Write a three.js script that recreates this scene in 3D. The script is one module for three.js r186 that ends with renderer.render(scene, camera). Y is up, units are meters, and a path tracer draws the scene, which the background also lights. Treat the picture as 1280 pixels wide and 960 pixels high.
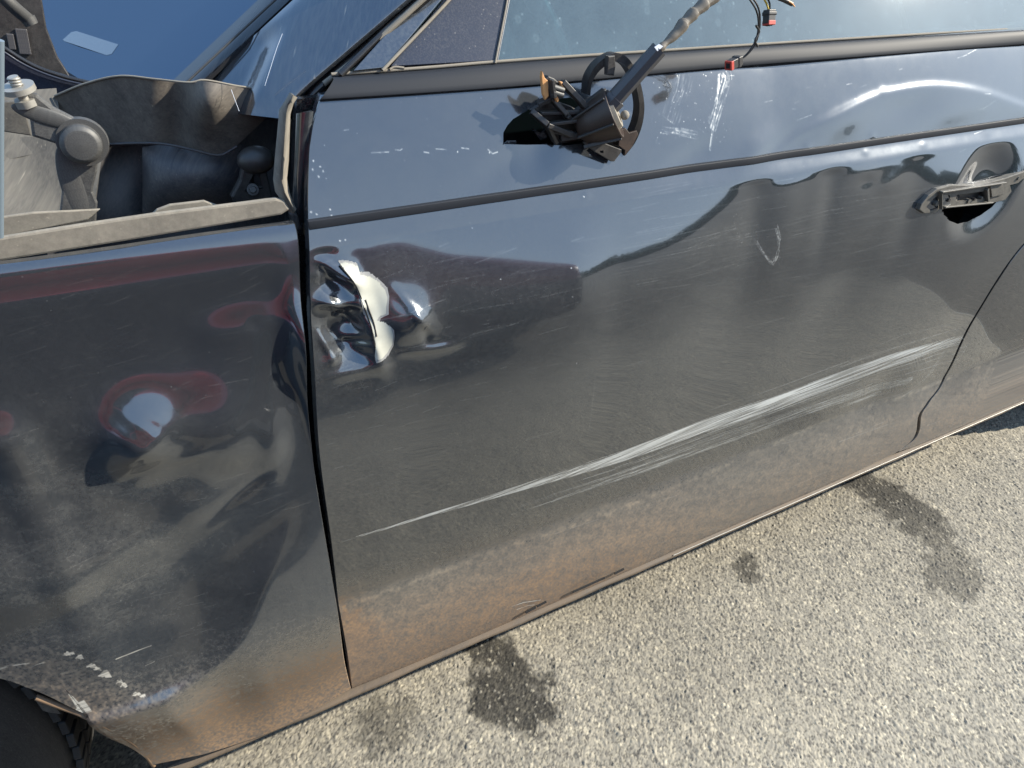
import * as THREE from 'three';
import { mergeGeometries, mergeVertices } from 'three/addons/utils/BufferGeometryUtils.js';
import { RoundedBoxGeometry } from 'three/addons/geometries/RoundedBoxGeometry.js';

// ---------------------------------------------------------------- camera, sky, sun, exposure
const V3 = THREE.Vector3;
const scene = new THREE.Scene();
const EYE = new V3(0, 1.07, 0.605), FOCAL = 900;
const FWD = new V3(0.385, -0.5417, -0.7473).normalize();
const RIGHT = new V3().crossVectors(FWD, new V3(0, 1, 0)).normalize();
const UPV = new V3().crossVectors(RIGHT, FWD);
const camera = new THREE.PerspectiveCamera(2 * Math.atan(480 / FOCAL) * 180 / Math.PI, 4 / 3, 0.02, 600);
camera.position.copy(EYE);
camera.lookAt(EYE.clone().add(FWD));
scene.add(camera);

const SUN = new V3(0.81, 0.49, 0.32).normalize();
const EXPOSURE = 2.0;
const sun = new THREE.DirectionalLight(new THREE.Color().setRGB(1, 0.92, 0.78), 5);
sun.name = 'sun';
sun.position.copy(SUN).multiplyScalar(12).add(new V3(0.5, 0, 0));
sun.target.position.set(0.5, 0, 0);
sun.castShadow = true;
sun.shadow.mapSize.set(4096, 4096);
Object.assign(sun.shadow.camera, { left: -6, right: 6, top: 6, bottom: -6, near: 0.5, far: 40 });
sun.shadow.radius = 1;
scene.add(sun, sun.target);

{ // clear sky, paler towards the horizon and round the sun
  const w = 1024, h = 512, d = new Float32Array(w * h * 4);
  for (let j = 0; j < h; j++) {
    const el = ((j + 0.5) / h - 0.5) * Math.PI, y = Math.sin(el), c = Math.cos(el);
    for (let i = 0; i < w; i++) {
      const az = ((i + 0.5) / w - 0.5) * 2 * Math.PI;
      const x = Math.cos(az) * c, z = Math.sin(az) * c;
      const g = Math.acos(Math.min(1, x * SUN.x + y * SUN.y + z * SUN.z)) * 180 / Math.PI;
      const t = Math.pow(1 - Math.max(0, y), 2.6);
      const halo = 0.55 * Math.exp(-g / 22) + 0.9 * Math.exp(-g / 7);
      const k = (j * w + i) * 4;
      d[k] = 0.17 + 0.58 * t + halo * 1.0;
      d[k + 1] = 0.33 + 0.59 * t + halo * 0.97;
      d[k + 2] = 0.60 + 0.46 * t + halo * 0.9;
      d[k + 3] = 1;
    }
  }
  const sky = new THREE.DataTexture(d, w, h, THREE.RGBAFormat, THREE.FloatType);
  sky.mapping = THREE.EquirectangularReflectionMapping;
  sky.magFilter = sky.minFilter = THREE.LinearFilter;
  sky.needsUpdate = true;
  scene.background = sky;
  scene.environment = sky;
}

// ---------------------------------------------------------------- small tools
const clamp = (x, a = 0, b = 1) => Math.min(b, Math.max(a, x));
const lerp = (a, b, t) => a + (b - a) * t;
const smooth = (a, b, x) => { const t = clamp((x - a) / (b - a)); return t * t * (3 - 2 * t); };
const rad = Math.PI / 180;
function rng(seed) { let s = seed >>> 0; return () => { s = (s + 0x6d2b79f5) | 0; let t = Math.imul(s ^ (s >>> 15), 1 | s); t = (t + Math.imul(t ^ (t >>> 7), 61 | t)) ^ t; return ((t ^ (t >>> 14)) >>> 0) / 4294967296; }; }
function hash(i, j) { let h = Math.imul(i, 374761393) + Math.imul(j, 668265263) | 0; h = Math.imul(h ^ (h >>> 13), 1274126177); return ((h ^ (h >>> 16)) >>> 0) / 4294967296; }
function noise(x, y) {
  const i = Math.floor(x), j = Math.floor(y), a = x - i, b = y - j, u = a * a * (3 - 2 * a), v = b * b * (3 - 2 * b);
  return lerp(lerp(hash(i, j), hash(i + 1, j), u), lerp(hash(i, j + 1), hash(i + 1, j + 1), u), v);
}
function fbm(x, y, n = 4) { let s = 0, a = 0.5, t = 0; for (let k = 0; k < n; k++) { s += a * noise(x, y); t += a; a *= 0.5; x = x * 2.03 + 17.1; y = y * 2.03 + 5.3; } return s / t; }
// where the line of sight through a measured photograph point meets the plane z or the level y
function sight(u, v) { return FWD.clone().addScaledVector(RIGHT, (u - 640) / FOCAL).addScaledVector(UPV, -(v - 480) / FOCAL); }
function at(u, v, z = 0) { const d = sight(u, v); return EYE.clone().addScaledVector(d, (z - EYE.z) / d.z); }
function atLevel(u, v, y = 0) { const d = sight(u, v); return EYE.clone().addScaledVector(d, (y - EYE.y) / d.y); }
function atPlane(u, v, p, n) { const d = sight(u, v); return EYE.clone().addScaledVector(d, p.clone().sub(EYE).dot(n) / d.dot(n)); }
// smooth function y(x) through points
function curve(points) {
  const p = points.slice().sort((a, b) => a[0] - b[0]), n = p.length, m = [];
  for (let i = 0; i < n; i++) {
    const a = p[Math.max(0, i - 1)], b = p[Math.min(n - 1, i + 1)];
    m.push((b[1] - a[1]) / (b[0] - a[0]));
  }
  return (x) => {
    if (x <= p[0][0]) return p[0][1];
    if (x >= p[n - 1][0]) return p[n - 1][1];
    let i = 0; while (x > p[i + 1][0]) i++;
    const h = p[i + 1][0] - p[i][0], t = (x - p[i][0]) / h, t2 = t * t, t3 = t2 * t;
    return (2 * t3 - 3 * t2 + 1) * p[i][1] + (t3 - 2 * t2 + t) * h * m[i] + (3 * t2 - 2 * t3) * p[i + 1][1] + (t3 - t2) * h * m[i + 1];
  };
}
const seen = (pts, z = 0) => pts.map(([u, v]) => { const p = at(u, v, z); return [p.x, p.y]; });

// ---------------------------------------------------------------- names and groups
const CAR = new V3(0.62, 0, -0.9);          // base of the damaged car
const taken = {};
function numbered(n) { const k = (taken[n] = (taken[n] ?? -1) + 1); return k ? n + '_' + String(k).padStart(3, '0') : n; }
function mesh(name, geo, mat, parent, base) {
  const gs = Array.isArray(geo) ? geo.filter(Boolean) : [geo];
  let g = gs[0];
  if (gs.length > 1) {
    const plain = gs.map((q) => { q = q.index ? q.toNonIndexed() : q; for (const k of Object.keys(q.attributes)) if (!['position', 'normal', 'uv'].includes(k)) q.deleteAttribute(k); if (!q.attributes.uv) q.setAttribute('uv', new THREE.BufferAttribute(new Float32Array(q.attributes.position.count * 2), 2)); return q; });
    g = mergeGeometries(plain);
  }
  if (base) g.translate(-base.x, -base.y, -base.z);
  const m = new THREE.Mesh(g, mat);
  m.name = numbered(name); m.castShadow = m.receiveShadow = true;
  parent.add(m);
  return m;
}
const car = new THREE.Group();
car.name = 'damaged_car';
car.position.copy(CAR);
car.userData = { label: 'dark blue wrecked saloon with dented front door, torn-off mirror and bare engine bay', category: 'car' };
scene.add(car);
const part = (name, geo, mat, parent = car, label) => { const m = mesh(name, geo, mat, parent, CAR); if (label) m.userData.label = label; return m; };

// ---------------------------------------------------------------- geometry helpers
function tube(pts, r, seg = 40, rs = 8, closed = false) { return new THREE.TubeGeometry(new THREE.CatmullRomCurve3(pts, closed), seg, r, rs, closed); }
function rod(a, b, r0, r1 = r0, n = 12, open = false) {
  const L = a.distanceTo(b), g = new THREE.CylinderGeometry(r1, r0, L, n, 1, open);
  g.applyQuaternion(new THREE.Quaternion().setFromUnitVectors(new V3(0, 1, 0), b.clone().sub(a).normalize()));
  const m = a.clone().add(b).multiplyScalar(0.5);
  return g.translate(m.x, m.y, m.z);
}
function bar(a, b, w, t, up = new V3(0, 0, 1), r = 0.0008) {    // flat bar of width w and thickness t (along up)
  const d = b.clone().sub(a), L = d.length(); d.normalize();
  const s = new V3().crossVectors(up, d).normalize(), n = new V3().crossVectors(d, s);
  const g = new RoundedBoxGeometry(L, w, t, 2, Math.min(r, w / 3, t / 3));
  g.applyMatrix4(new THREE.Matrix4().makeBasis(d, s, n));
  const m = a.clone().add(b).multiplyScalar(0.5);
  return g.translate(m.x, m.y, m.z);
}
function plate(points, z, t, bevel = 0.0008, holes = []) {       // outline measured at depth z, thickness t behind it
  const s = new THREE.Shape(seen(points, z).map(([x, y]) => new THREE.Vector2(x, y)));
  for (const h of holes) s.holes.push(new THREE.Path(seen(h, z).map(([x, y]) => new THREE.Vector2(x, y))));
  const g = new THREE.ExtrudeGeometry(s, { depth: Math.max(t - 2 * bevel, 1e-4), bevelEnabled: bevel > 0, bevelThickness: bevel, bevelSize: bevel, bevelOffset: -bevel, bevelSegments: 2, curveSegments: 12 });
  return g.translate(0, 0, z - t + bevel);
}
function sheet(rows, thick = 0) {                                // smooth skin through rows of points
  const n = rows.length, m = rows[0].length, pos = [], uv = [], idx = [];
  for (let i = 0; i < n; i++) for (let j = 0; j < m; j++) { const p = rows[i][j]; pos.push(p.x, p.y, p.z); uv.push(p.x + p.z, p.y + p.z); }
  for (let i = 0; i < n - 1; i++) for (let j = 0; j < m - 1; j++) { const a = i * m + j, b = a + 1, c = a + m, d = c + 1; idx.push(a, c, b, b, c, d); }
  const g = new THREE.BufferGeometry();
  g.setAttribute('position', new THREE.Float32BufferAttribute(pos, 3)); g.setAttribute('uv', new THREE.Float32BufferAttribute(uv, 2)); g.setIndex(idx); g.computeVertexNormals();
  if (!thick) return g;
  const nn = g.attributes.normal, back = g.clone(), bp = back.attributes.position;
  for (let k = 0; k < bp.count; k++) bp.setXYZ(k, bp.getX(k) - nn.getX(k) * thick, bp.getY(k) - nn.getY(k) * thick, bp.getZ(k) - nn.getZ(k) * thick);
  const bi = []; for (let k = 0; k < idx.length; k += 3) bi.push(idx[k], idx[k + 2], idx[k + 1]);
  back.setIndex(bi); back.computeVertexNormals();
  const loop = []; for (let j = 0; j < m; j++) loop.push(j); for (let i = 1; i < n; i++) loop.push(i * m + m - 1); for (let j = m - 2; j >= 0; j--) loop.push((n - 1) * m + j); for (let i = n - 2; i >= 0; i--) loop.push(i * m);
  const sp = [], si = [], f = g.attributes.position;
  loop.forEach((k) => { sp.push(f.getX(k), f.getY(k), f.getZ(k), bp.getX(k), bp.getY(k), bp.getZ(k)); });
  for (let k = 0; k < loop.length - 1; k++) si.push(2 * k, 2 * k + 2, 2 * k + 1, 2 * k + 1, 2 * k + 2, 2 * k + 3);
  const sg = new THREE.BufferGeometry(); sg.setAttribute('position', new THREE.Float32BufferAttribute(sp, 3)); sg.setIndex(si);
  const sf = sg.toNonIndexed(); sf.computeVertexNormals();
  sf.setAttribute('uv', new THREE.Float32BufferAttribute(new Float32Array(sf.attributes.position.count * 2), 2));
  return mergeGeometries([g.toNonIndexed(), back.toNonIndexed(), sf]);
}
function bilinear(a, b, c, d, n, m, bend) {                      // rows from edge a-b to edge c-d
  const rows = [];
  for (let i = 0; i <= n; i++) { const r = []; for (let j = 0; j <= m; j++) { const p = a.clone().lerp(b, j / m).lerp(c.clone().lerp(d, j / m), i / n); if (bend) bend(p, j / m, i / n); r.push(p); } rows.push(r); }
  return rows;
}

// ---------------------------------------------------------------- textures
function pack(w, h, fn, srgb) {
  const d = new Uint8Array(w * h * 4);
  const o = [0, 0, 0];
  for (let j = 0; j < h; j++) for (let i = 0; i < w; i++) {
    fn(i, j, o);
    const k = (j * w + i) * 4;
    for (let c = 0; c < 3; c++) { let v = clamp(o[c]); if (srgb) v = v <= 0.0031308 ? v * 12.92 : 1.055 * Math.pow(v, 1 / 2.4) - 0.055; d[k + c] = Math.round(v * 255); }
    d[k + 3] = 255;
  }
  const t = new THREE.DataTexture(d, w, h);
  t.magFilter = THREE.LinearFilter; t.minFilter = THREE.LinearMipmapLinearFilter; t.generateMipmaps = true;
  if (srgb) t.colorSpace = THREE.SRGBColorSpace;
  t.needsUpdate = true;
  return t;
}
function grainy(w, h, base, dust, cover, coarse, seed, rough0, rough1, metal) {   // tiling paint or plastic with speckled dust
  const m = new Float32Array(w * h);
  for (let j = 0; j < h; j++) for (let i = 0; i < w; i++) {
    const n = (p, s) => { const a = noise(i / w * p + seed, j / h * p), b = noise((i / w - 1) * p + seed, j / h * p), k = smooth(0.8, 1, i / w); const c = noise(i / w * p + seed, (j / h - 1) * p), e = noise((i / w - 1) * p + seed, (j / h - 1) * p), q = smooth(0.8, 1, j / h); return lerp(lerp(a, b, k), lerp(c, e, k), q); };
    const f = 0.35 * n(coarse) + 0.3 * n(coarse * 4) + 0.35 * n(coarse * 16);
    m[j * w + i] = clamp(cover + (f - 0.5) * 0.5 * Math.min(1, cover * 3 + 0.1) + (hash(i + seed, j) > 0.997 ? 0.5 : 0) + (hash(i, j + seed) - 0.5) * 0.12);
  }
  const map = pack(w, h, (i, j, o) => { const k = m[j * w + i]; for (let c = 0; c < 3; c++) o[c] = lerp(base[c], dust[c], k); }, true);
  const rm = pack(w, h, (i, j, o) => { const k = m[j * w + i]; o[0] = 1; o[1] = lerp(rough0, rough1, k); o[2] = metal * (1 - k); });
  for (const t of [map, rm]) t.wrapS = t.wrapT = THREE.RepeatWrapping;
  return { map, rm };
}
function dusty(name, base, dust, cover, { coarse = 6, seed = 1, rough = [0.5, 0.95], metal = 0, size = 0.25, coat = 0, px = 256 } = {}) {
  const t = grainy(px, px, base, dust, cover, coarse, seed, rough[0], rough[1], metal);
  for (const q of [t.map, t.rm]) q.repeat.set(1 / size, 1 / size);
  const m = new THREE.MeshPhysicalMaterial({ map: t.map, roughnessMap: t.rm, metalnessMap: t.rm, roughness: 1, metalness: metal ? 1 : 0, clearcoat: coat, clearcoatRoughness: 0.06, side: THREE.DoubleSide });
  m.name = name;
  return m;
}
const PAINT = [0.084, 0.096, 0.114], DUST = [0.30, 0.285, 0.245];
const M = {
  paint: dusty('paint', PAINT, DUST, 0.05, { metal: 0.78, rough: [0.14, 0.85], coat: 1, seed: 3, size: 0.4 }),
  navyPlastic: dusty('navy_plastic', [0.016, 0.021, 0.038], DUST, 0.008, { rough: [0.3, 0.9], seed: 5, size: 0.2 }),
  blackTrim: dusty('black_trim', [0.016, 0.018, 0.022], DUST, 0.07, { rough: [0.42, 0.9], seed: 7, size: 0.2 }),
  blackGloss: dusty('black_gloss', [0.006, 0.006, 0.008], DUST, 0.03, { rough: [0.12, 0.9], seed: 8, size: 0.2 }),
  seal: dusty('dusty_seal', [0.035, 0.033, 0.03], [0.31, 0.275, 0.22], 0.58, { rough: [0.7, 1], seed: 9, size: 0.2, coarse: 4 }),
  flap: dusty('dusty_flap', [0.028, 0.024, 0.024], [0.27, 0.235, 0.185], 0.24, { rough: [0.55, 1], seed: 11, size: 0.15, coarse: 5 }),
  bay: dusty('bay_metal', [0.012, 0.015, 0.026], [0.28, 0.25, 0.21], 0.16, { rough: [0.4, 1], seed: 13, size: 0.2 }),
  bayDust: dusty('dusty_bay', [0.03, 0.03, 0.03], [0.28, 0.26, 0.22], 0.17, { rough: [0.7, 1], seed: 15, size: 0.2 }),
  hinge: dusty('hinge_steel', [0.036, 0.037, 0.039], [0.36, 0.35, 0.32], 0.15, { rough: [0.5, 1], seed: 17, size: 0.08, metal: 0.5 }),
  zinc: dusty('zinc', [0.30, 0.295, 0.275], [0.36, 0.33, 0.27], 0.3, { rough: [0.35, 0.9], seed: 19, size: 0.05, metal: 0.7 }),
  plastic: dusty('black_plastic', [0.011, 0.0105, 0.011], [0.3, 0.27, 0.24], 0.085, { rough: [0.38, 0.95], seed: 21, size: 0.05 }),
  brownPlastic: dusty('dirty_plastic', [0.014, 0.011, 0.010], [0.18, 0.10, 0.06], 0.14, { rough: [0.4, 0.95], seed: 23, size: 0.05 }),
  handle: dusty('handle_plastic', [0.03, 0.029, 0.028], [0.34, 0.31, 0.25], 0.17, { rough: [0.5, 1], seed: 25, size: 0.05 }),
  orange: new THREE.MeshPhysicalMaterial({ color: new THREE.Color().setRGB(0.55, 0.27, 0.10), roughness: 0.6 }),
  red: new THREE.MeshPhysicalMaterial({ color: new THREE.Color().setRGB(0.42, 0.05, 0.035), roughness: 0.5 }),
  yellow: new THREE.MeshPhysicalMaterial({ color: new THREE.Color().setRGB(0.5, 0.36, 0.04), roughness: 0.5 }),
  wire: new THREE.MeshPhysicalMaterial({ color: new THREE.Color().setRGB(0.012, 0.012, 0.013), roughness: 0.45 }),
  copper: new THREE.MeshPhysicalMaterial({ color: new THREE.Color().setRGB(0.32, 0.11, 0.05), roughness: 0.6 }),
  white: new THREE.MeshPhysicalMaterial({ color: new THREE.Color().setRGB(0.62, 0.66, 0.74), roughness: 0.55 }),
  dark: new THREE.MeshPhysicalMaterial({ color: new THREE.Color().setRGB(0.012, 0.012, 0.013), roughness: 0.9, side: THREE.DoubleSide }),
  cabin: new THREE.MeshPhysicalMaterial({ color: new THREE.Color().setRGB(0.05, 0.05, 0.052), roughness: 0.85, side: THREE.DoubleSide }),
  tyre: dusty('tyre_rubber', [0.014, 0.014, 0.014], [0.24, 0.22, 0.19], 0.05, { rough: [0.75, 1], seed: 27, size: 0.2 }),
  rod: new THREE.MeshPhysicalMaterial({ color: new THREE.Color().setRGB(0.12, 0.155, 0.185), roughness: 0.5 }),
  filler: dusty('filler', [0.44, 0.445, 0.385], [0.30, 0.28, 0.23], 0.14, { rough: [0.7, 0.95], seed: 51, size: 0.05 }),
  primer: dusty('primer', [0.20, 0.205, 0.21], [0.34, 0.33, 0.30], 0.3, { rough: [0.6, 0.95], seed: 53, size: 0.04 }),
  belt: new THREE.MeshPhysicalMaterial({ color: new THREE.Color().setRGB(0.016, 0.019, 0.025), roughness: 0.6, specularIntensity: 0.45 }),
  rim: new THREE.MeshPhysicalMaterial({ color: new THREE.Color().setRGB(0.35, 0.35, 0.36), metalness: 0.8, roughness: 0.35 }),
};

// ---------------------------------------------------------------- the body side: one height field z(x, y) for the door side, one for the wing
// The slope of the sheet metal is set height by height (degrees that the face leans back) and summed into a depth.
const tiltCurve = curve([[0.12, -34], [0.165, -26], [0.19, -10], [0.23, 0], [0.265, 5], [0.30, 9], [0.335, 9], [0.347, 6], [0.357, -8], [0.42, -8], [0.5, -7], [0.6, -4], [0.7, 0], [0.8, 6]]);
const moulding = (x) => 0.848 - 0.0188 * (x - 0.115);
const eyeDrop = (y) => Math.atan2(EYE.y - y, EYE.z) / rad;
const horizonPts = seen([[385, 315], [405, 311], [430, 316], [452, 318], [475, 303], [500, 297], [530, 304], [560, 311], [600, 313], [640, 315], [690, 319], [740, 323], [790, 313], [850, 290], [900, 258], [930, 235], [950, 221], [970, 211], [1000, 214], [1030, 221], [1050, 216], [1075, 198], [1092, 192], [1110, 206], [1140, 221], [1180, 226], [1230, 226], [1280, 215]]);
const horizonLine = curve(horizonPts);
const ridgeLine = curve(seen([[900, 225], [930, 203], [960, 188], [1000, 163], [1060, 135], [1100, 119], [1130, 112], [1180, 106], [1230, 112], [1280, 130]], -0.02));
const ridgeX0 = at(925, 205, -0.02).x, ridgeX1 = at(1010, 160, -0.02).x;
const xA = at(700, 320).x, xB = at(770, 320).x;

function doorTilt(x, y) {
  const d = y - moulding(x), e = eyeDrop(y);
  const belowTilt = d < 0.006 ? lowerTilt(x, y, d, e) : 0;
  if (d > -0.0065) {
    let a = lerp(21, 27, clamp(d / 0.1));
    const w = smooth(ridgeX0, ridgeX1, x), s = y - ridgeLine(x);
    if (w > 0) a += w * (15 * Math.exp(-Math.pow(s / 0.0038, 2)) - 6 * smooth(0.006, -0.012, s));
    a += 8 * Math.exp(-Math.pow((d - 0.105) / 0.01, 2));
    return d < 0.0 ? lerp(belowTilt, a, smooth(-0.0065, 0.0, d)) : a;
  }
  return belowTilt;
}
function lowerTilt(x, y, d, e) {
  const face = lerp(23, 34, smooth(0.25, 0.95, x)), t = smooth(-0.021, -0.0175, d);
  return t >= 1 ? face : lerp(flankTilt(x, y, e), face, t);
}
function flankTilt(x, y, e) {
  const H = horizonLine(x), q = y - H;
  const EH = lerp(11, 0.5, smooth(xA, xB, x)), ah = (EH + e) / 2, low = tiltCurve(y);
  const up = ah + 7 * (1 - Math.exp(-Math.max(0, q) / 0.02));
  if (q >= 0) return up;
  const w = lerp(0.055, 0.022, smooth(xA - 0.08, xB, x));
  return low + (ah - low) * Math.exp(q / w);
}
const bumps = [], folds = [], shoulderBumps = [];
const bumpAt = (list, u, v, ru, rv, h, rot = 0, z = 0) => { const p = at(u, v, z); const px = at(u + 10, v, z).distanceTo(p) / 10, py = at(u, v + 10, z).distanceTo(p) / 10; list.push([p.x, p.y, ru * px, rv * py, h, Math.cos(rot * rad), Math.sin(rot * rad)]); };
const foldAt = (list, u0, v0, u1, v1, w, h, z = 0) => { const a = at(u0, v0, z), b = at(u1, v1, z); list.push([a.x, a.y, b.x, b.y, w, h]); };
const bowls = [];
function relief(B, Fd, x, y) {
  let z = 0;
  for (const b of B) { const dx = x - b[0], dy = y - b[1], p = (dx * b[5] + dy * b[6]) / b[2], q = (-dx * b[6] + dy * b[5]) / b[3], r = p * p + q * q; if (r < 9) z += b[4] * Math.exp(-r); }
  if (B === bumps) for (const b of bowls) { const dx = x - b[0], dy = y - b[1], r = Math.hypot((dx * b[5] + dy * b[6]) / b[2], (-dx * b[6] + dy * b[5]) / b[3]); z += b[4] * smooth(1.05, 0.35, r); }
  for (const f of Fd) {
    const ex = f[2] - f[0], ey = f[3] - f[1], t = clamp(((x - f[0]) * ex + (y - f[1]) * ey) / (ex * ex + ey * ey));
    const d = Math.hypot(x - f[0] - ex * t, y - f[1] - ey * t) / f[4];
    if (d < 1) z += f[5] * Math.pow(1 - d, 1.6) * Math.sin(Math.PI * clamp(t * 0.9 + 0.05)) ;
  }
  return z;
}
function heightField(x0, x1, y0, y1, step, tilt, anchor, extra, blur, foot, ease, hem = [0.76, 0.26]) {
  const nx = Math.round((x1 - x0) / step) + 1, ny = Math.round((y1 - y0) / step) + 1, z = new Float32Array(nx * ny);
  for (let i = 0; i < nx; i++) {
    const x = x0 + i * step, ya = anchor(x), ja = clamp(Math.round((ya - y0) / step), 0, ny - 1);
    const rise = (a, b) => { let s = 0; for (let k = 0; k < 6; k++) s += Math.tan(tilt(x, a + (b - a) * (k + 0.5) / 6) * rad); return s / 6 * (b - a); };
    z[ja * nx + i] = -rise(ya, y0 + ja * step);
    for (let j = ja - 1; j >= 0; j--) z[j * nx + i] = z[(j + 1) * nx + i] + rise(y0 + j * step, y0 + (j + 1) * step);
    for (let j = ja + 1; j < ny; j++) z[j * nx + i] = z[(j - 1) * nx + i] - rise(y0 + (j - 1) * step, y0 + j * step);
  }
  for (let i = 0; i < nx; i++) {   // every upright section ends at the same depth above the sill
    const miss = foot - z[Math.round((0.2 - y0) / step) * nx + i];
    for (let j = 0; j < ny; j++) z[j * nx + i] += miss * smooth(hem[0], hem[1], y0 + j * step);
  }
  if (ease) {   // far below the dented line the sheet is even along the car
    const R = Math.round(0.07 / step), row = new Float32Array(nx);
    for (let j = 0; j < ny; j++) {
      for (let i = 0; i < nx; i++) { let s = 0, w = 0; for (let k = -R; k <= R; k += 2) { const q = clamp(i + k, 0, nx - 1), g = Math.exp(-Math.pow(k / R * 2, 2)); s += g * z[j * nx + q]; w += g; } row[i] = s / w; }
      for (let i = 0; i < nx; i++) z[j * nx + i] = lerp(z[j * nx + i], row[i], ease(x0 + i * step, y0 + j * step));
    }
  }
  for (let j = 0; j < ny; j++) for (let i = 0; i < nx; i++) z[j * nx + i] += extra(x0 + i * step, y0 + j * step);
  const t = new Float32Array(nx * ny);
  for (let k = 0; k < blur; k++) {
    for (let j = 0; j < ny; j++) for (let i = 0; i < nx; i++) t[j * nx + i] = (z[j * nx + Math.max(0, i - 1)] + 2 * z[j * nx + i] + z[j * nx + Math.min(nx - 1, i + 1)]) / 4;
    for (let j = 0; j < ny; j++) for (let i = 0; i < nx; i++) z[j * nx + i] = (t[Math.max(0, j - 1) * nx + i] + 2 * t[j * nx + i] + t[Math.min(ny - 1, j + 1) * nx + i]) / 4;
  }
  const cr = (a, b, c, d, t) => b + 0.5 * t * (c - a + t * (2 * a - 5 * b + 4 * c - d + t * (3 * (b - c) + d - a)));
  const Z = (x, y) => {
    const fx = clamp((x - x0) / step, 0, nx - 1.001), fy = clamp((y - y0) / step, 0, ny - 1.001), i = Math.floor(fx), j = Math.floor(fy), a = fx - i, b = fy - j;
    const g = (p, q) => z[clamp(j + q, 0, ny - 1) * nx + clamp(i + p, 0, nx - 1)];
    const r = (q) => cr(g(-1, q), g(0, q), g(1, q), g(2, q), a);
    return cr(r(-1), r(0), r(1), r(2), b);
  };
  const N = (x, y) => { const h = step * 0.8; return new V3(-(Z(x + h, y) - Z(x - h, y)) / (2 * h), -(Z(x, y + h) - Z(x, y - h)) / (2 * h), 1).normalize(); };
  const spot = (u, v) => { let p = at(u, v, 0); for (let k = 0; k < 14; k++) p = at(u, v, lerp(p.z, Z(p.x, p.y), 0.8)); return p; };
  return { Z, N, spot, x0, x1, y0, y1 };
}
// dents of the door
bumpAt(bowls, 1218, 237, 40, 47, -0.0125, 25);
bumpAt(bumps, 425, 400, 38, 48, -0.014);
bumpAt(bumps, 503, 392, 30, 27, 0.010, -15);
bumpAt(bumps, 415, 385, 9, 7, 0.004, 30); bumpAt(bumps, 410, 440, 12, 7, 0.004, 20); bumpAt(bumps, 436, 402, 11, 9, -0.005);
foldAt(folds, 394, 322, 446, 352, 0.007, 0.006);
foldAt(folds, 398, 366, 446, 394, 0.006, 0.005);
foldAt(folds, 392, 402, 414, 446, 0.006, 0.005);
foldAt(folds, 418, 428, 462, 412, 0.006, -0.005);
foldAt(folds, 388, 318, 420, 312, 0.008, -0.004);
foldAt(folds, 486, 352, 528, 400, 0.007, 0.003);
foldAt(folds, 486, 430, 560, 416, 0.007, 0.003);
bumpAt(bumps, 425, 345, 26, 12, 0.005, -25);
bumpAt(bumps, 425, 420, 26, 11, 0.005, -22);
bumpAt(bumps, 405, 372, 14, 9, 0.004);
bumpAt(bumps, 440, 385, 16, 10, -0.004);
bumpAt(bumps, 545, 418, 26, 9, 0.0022, 5);
bumpAt(shoulderBumps, 690, 195, 30, 24, -0.0032, 40);
bumpAt(shoulderBumps, 640, 215, 45, 18, -0.0012, 20);
bumpAt(bumps, 940, 270, 16, 55, -0.0026); bumpAt(bumps, 975, 270, 22, 70, 0.0030); bumpAt(bumps, 1032, 255, 14, 60, -0.0036);
bumpAt(bumps, 1075, 250, 24, 60, 0.0028); bumpAt(bumps, 1128, 265, 16, 50, -0.0036); bumpAt(bumps, 1105, 228, 14, 10, 0.0014, 20); bumpAt(bumps, 1078, 226, 9, 6, -0.001);
bumpAt(shoulderBumps, 955, 192, 30, 14, 0.0024, 25); bumpAt(shoulderBumps, 1010, 180, 30, 14, -0.0016, 15); bumpAt(shoulderBumps, 1070, 152, 34, 18, 0.0014, 10); bumpAt(shoulderBumps, 1150, 140, 34, 14, -0.0014, 5); bumpAt(shoulderBumps, 1215, 138, 34, 14, 0.0010, 0); bumpAt(shoulderBumps, 880, 200, 40, 16, -0.0022, 15);
for (const [u, v, r] of [[1020, 186, 5], [1101, 173, 4], [1087, 191, 4], [1240, 166, 6], [1158, 182, 4], [736, 246, 4], [1130, 118, 5]]) bumpAt(shoulderBumps, u, v, r, r * 0.8, 0.0006); bumpAt(bumps, 1205, 255, 60, 34, 0.0);
bumpAt(bumps, 1115, 500, 22, 26, -0.004, 30); bumpAt(bumps, 1160, 490, 20, 40, 0.003, 30);
bumpAt(bumps, 1190, 440, 30, 50, -0.003, 20);
bumpAt(bumps, 736, 250, 5, 4, -0.0009); bumpAt(bumps, 640, 370, 110, 40, 0.0012);
foldAt(folds, 428, 325, 470, 452, 0.018, 0.010);
foldAt(folds, 392, 350, 446, 352, 0.009, -0.005);
foldAt(folds, 500, 375, 522, 395, 0.012, 0.004);
foldAt(folds, 520, 392, 524, 420, 0.008, -0.003);
foldAt(folds, 520, 420, 560, 412, 0.007, -0.003);
foldAt(folds, 395, 330, 440, 366, 0.010, -0.008);
foldAt(folds, 388, 372, 452, 376, 0.012, 0.008);
foldAt(folds, 400, 405, 452, 440, 0.014, -0.008);
foldAt(folds, 395, 462, 480, 440, 0.016, 0.005);
const doorField = heightField(0.04, 1.40, 0.12, 0.97, 0.0019, doorTilt, (x) => moulding(x) - 0.019, (x, y) => relief(bumps, folds, x, y) * smooth(0.0, 0.012, moulding(x) - 0.018 - y) + relief(shoulderBumps, [], x, y), 2, -0.026, (x, y) => smooth(0.015, 0.1, horizonLine(x) - y));

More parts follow.
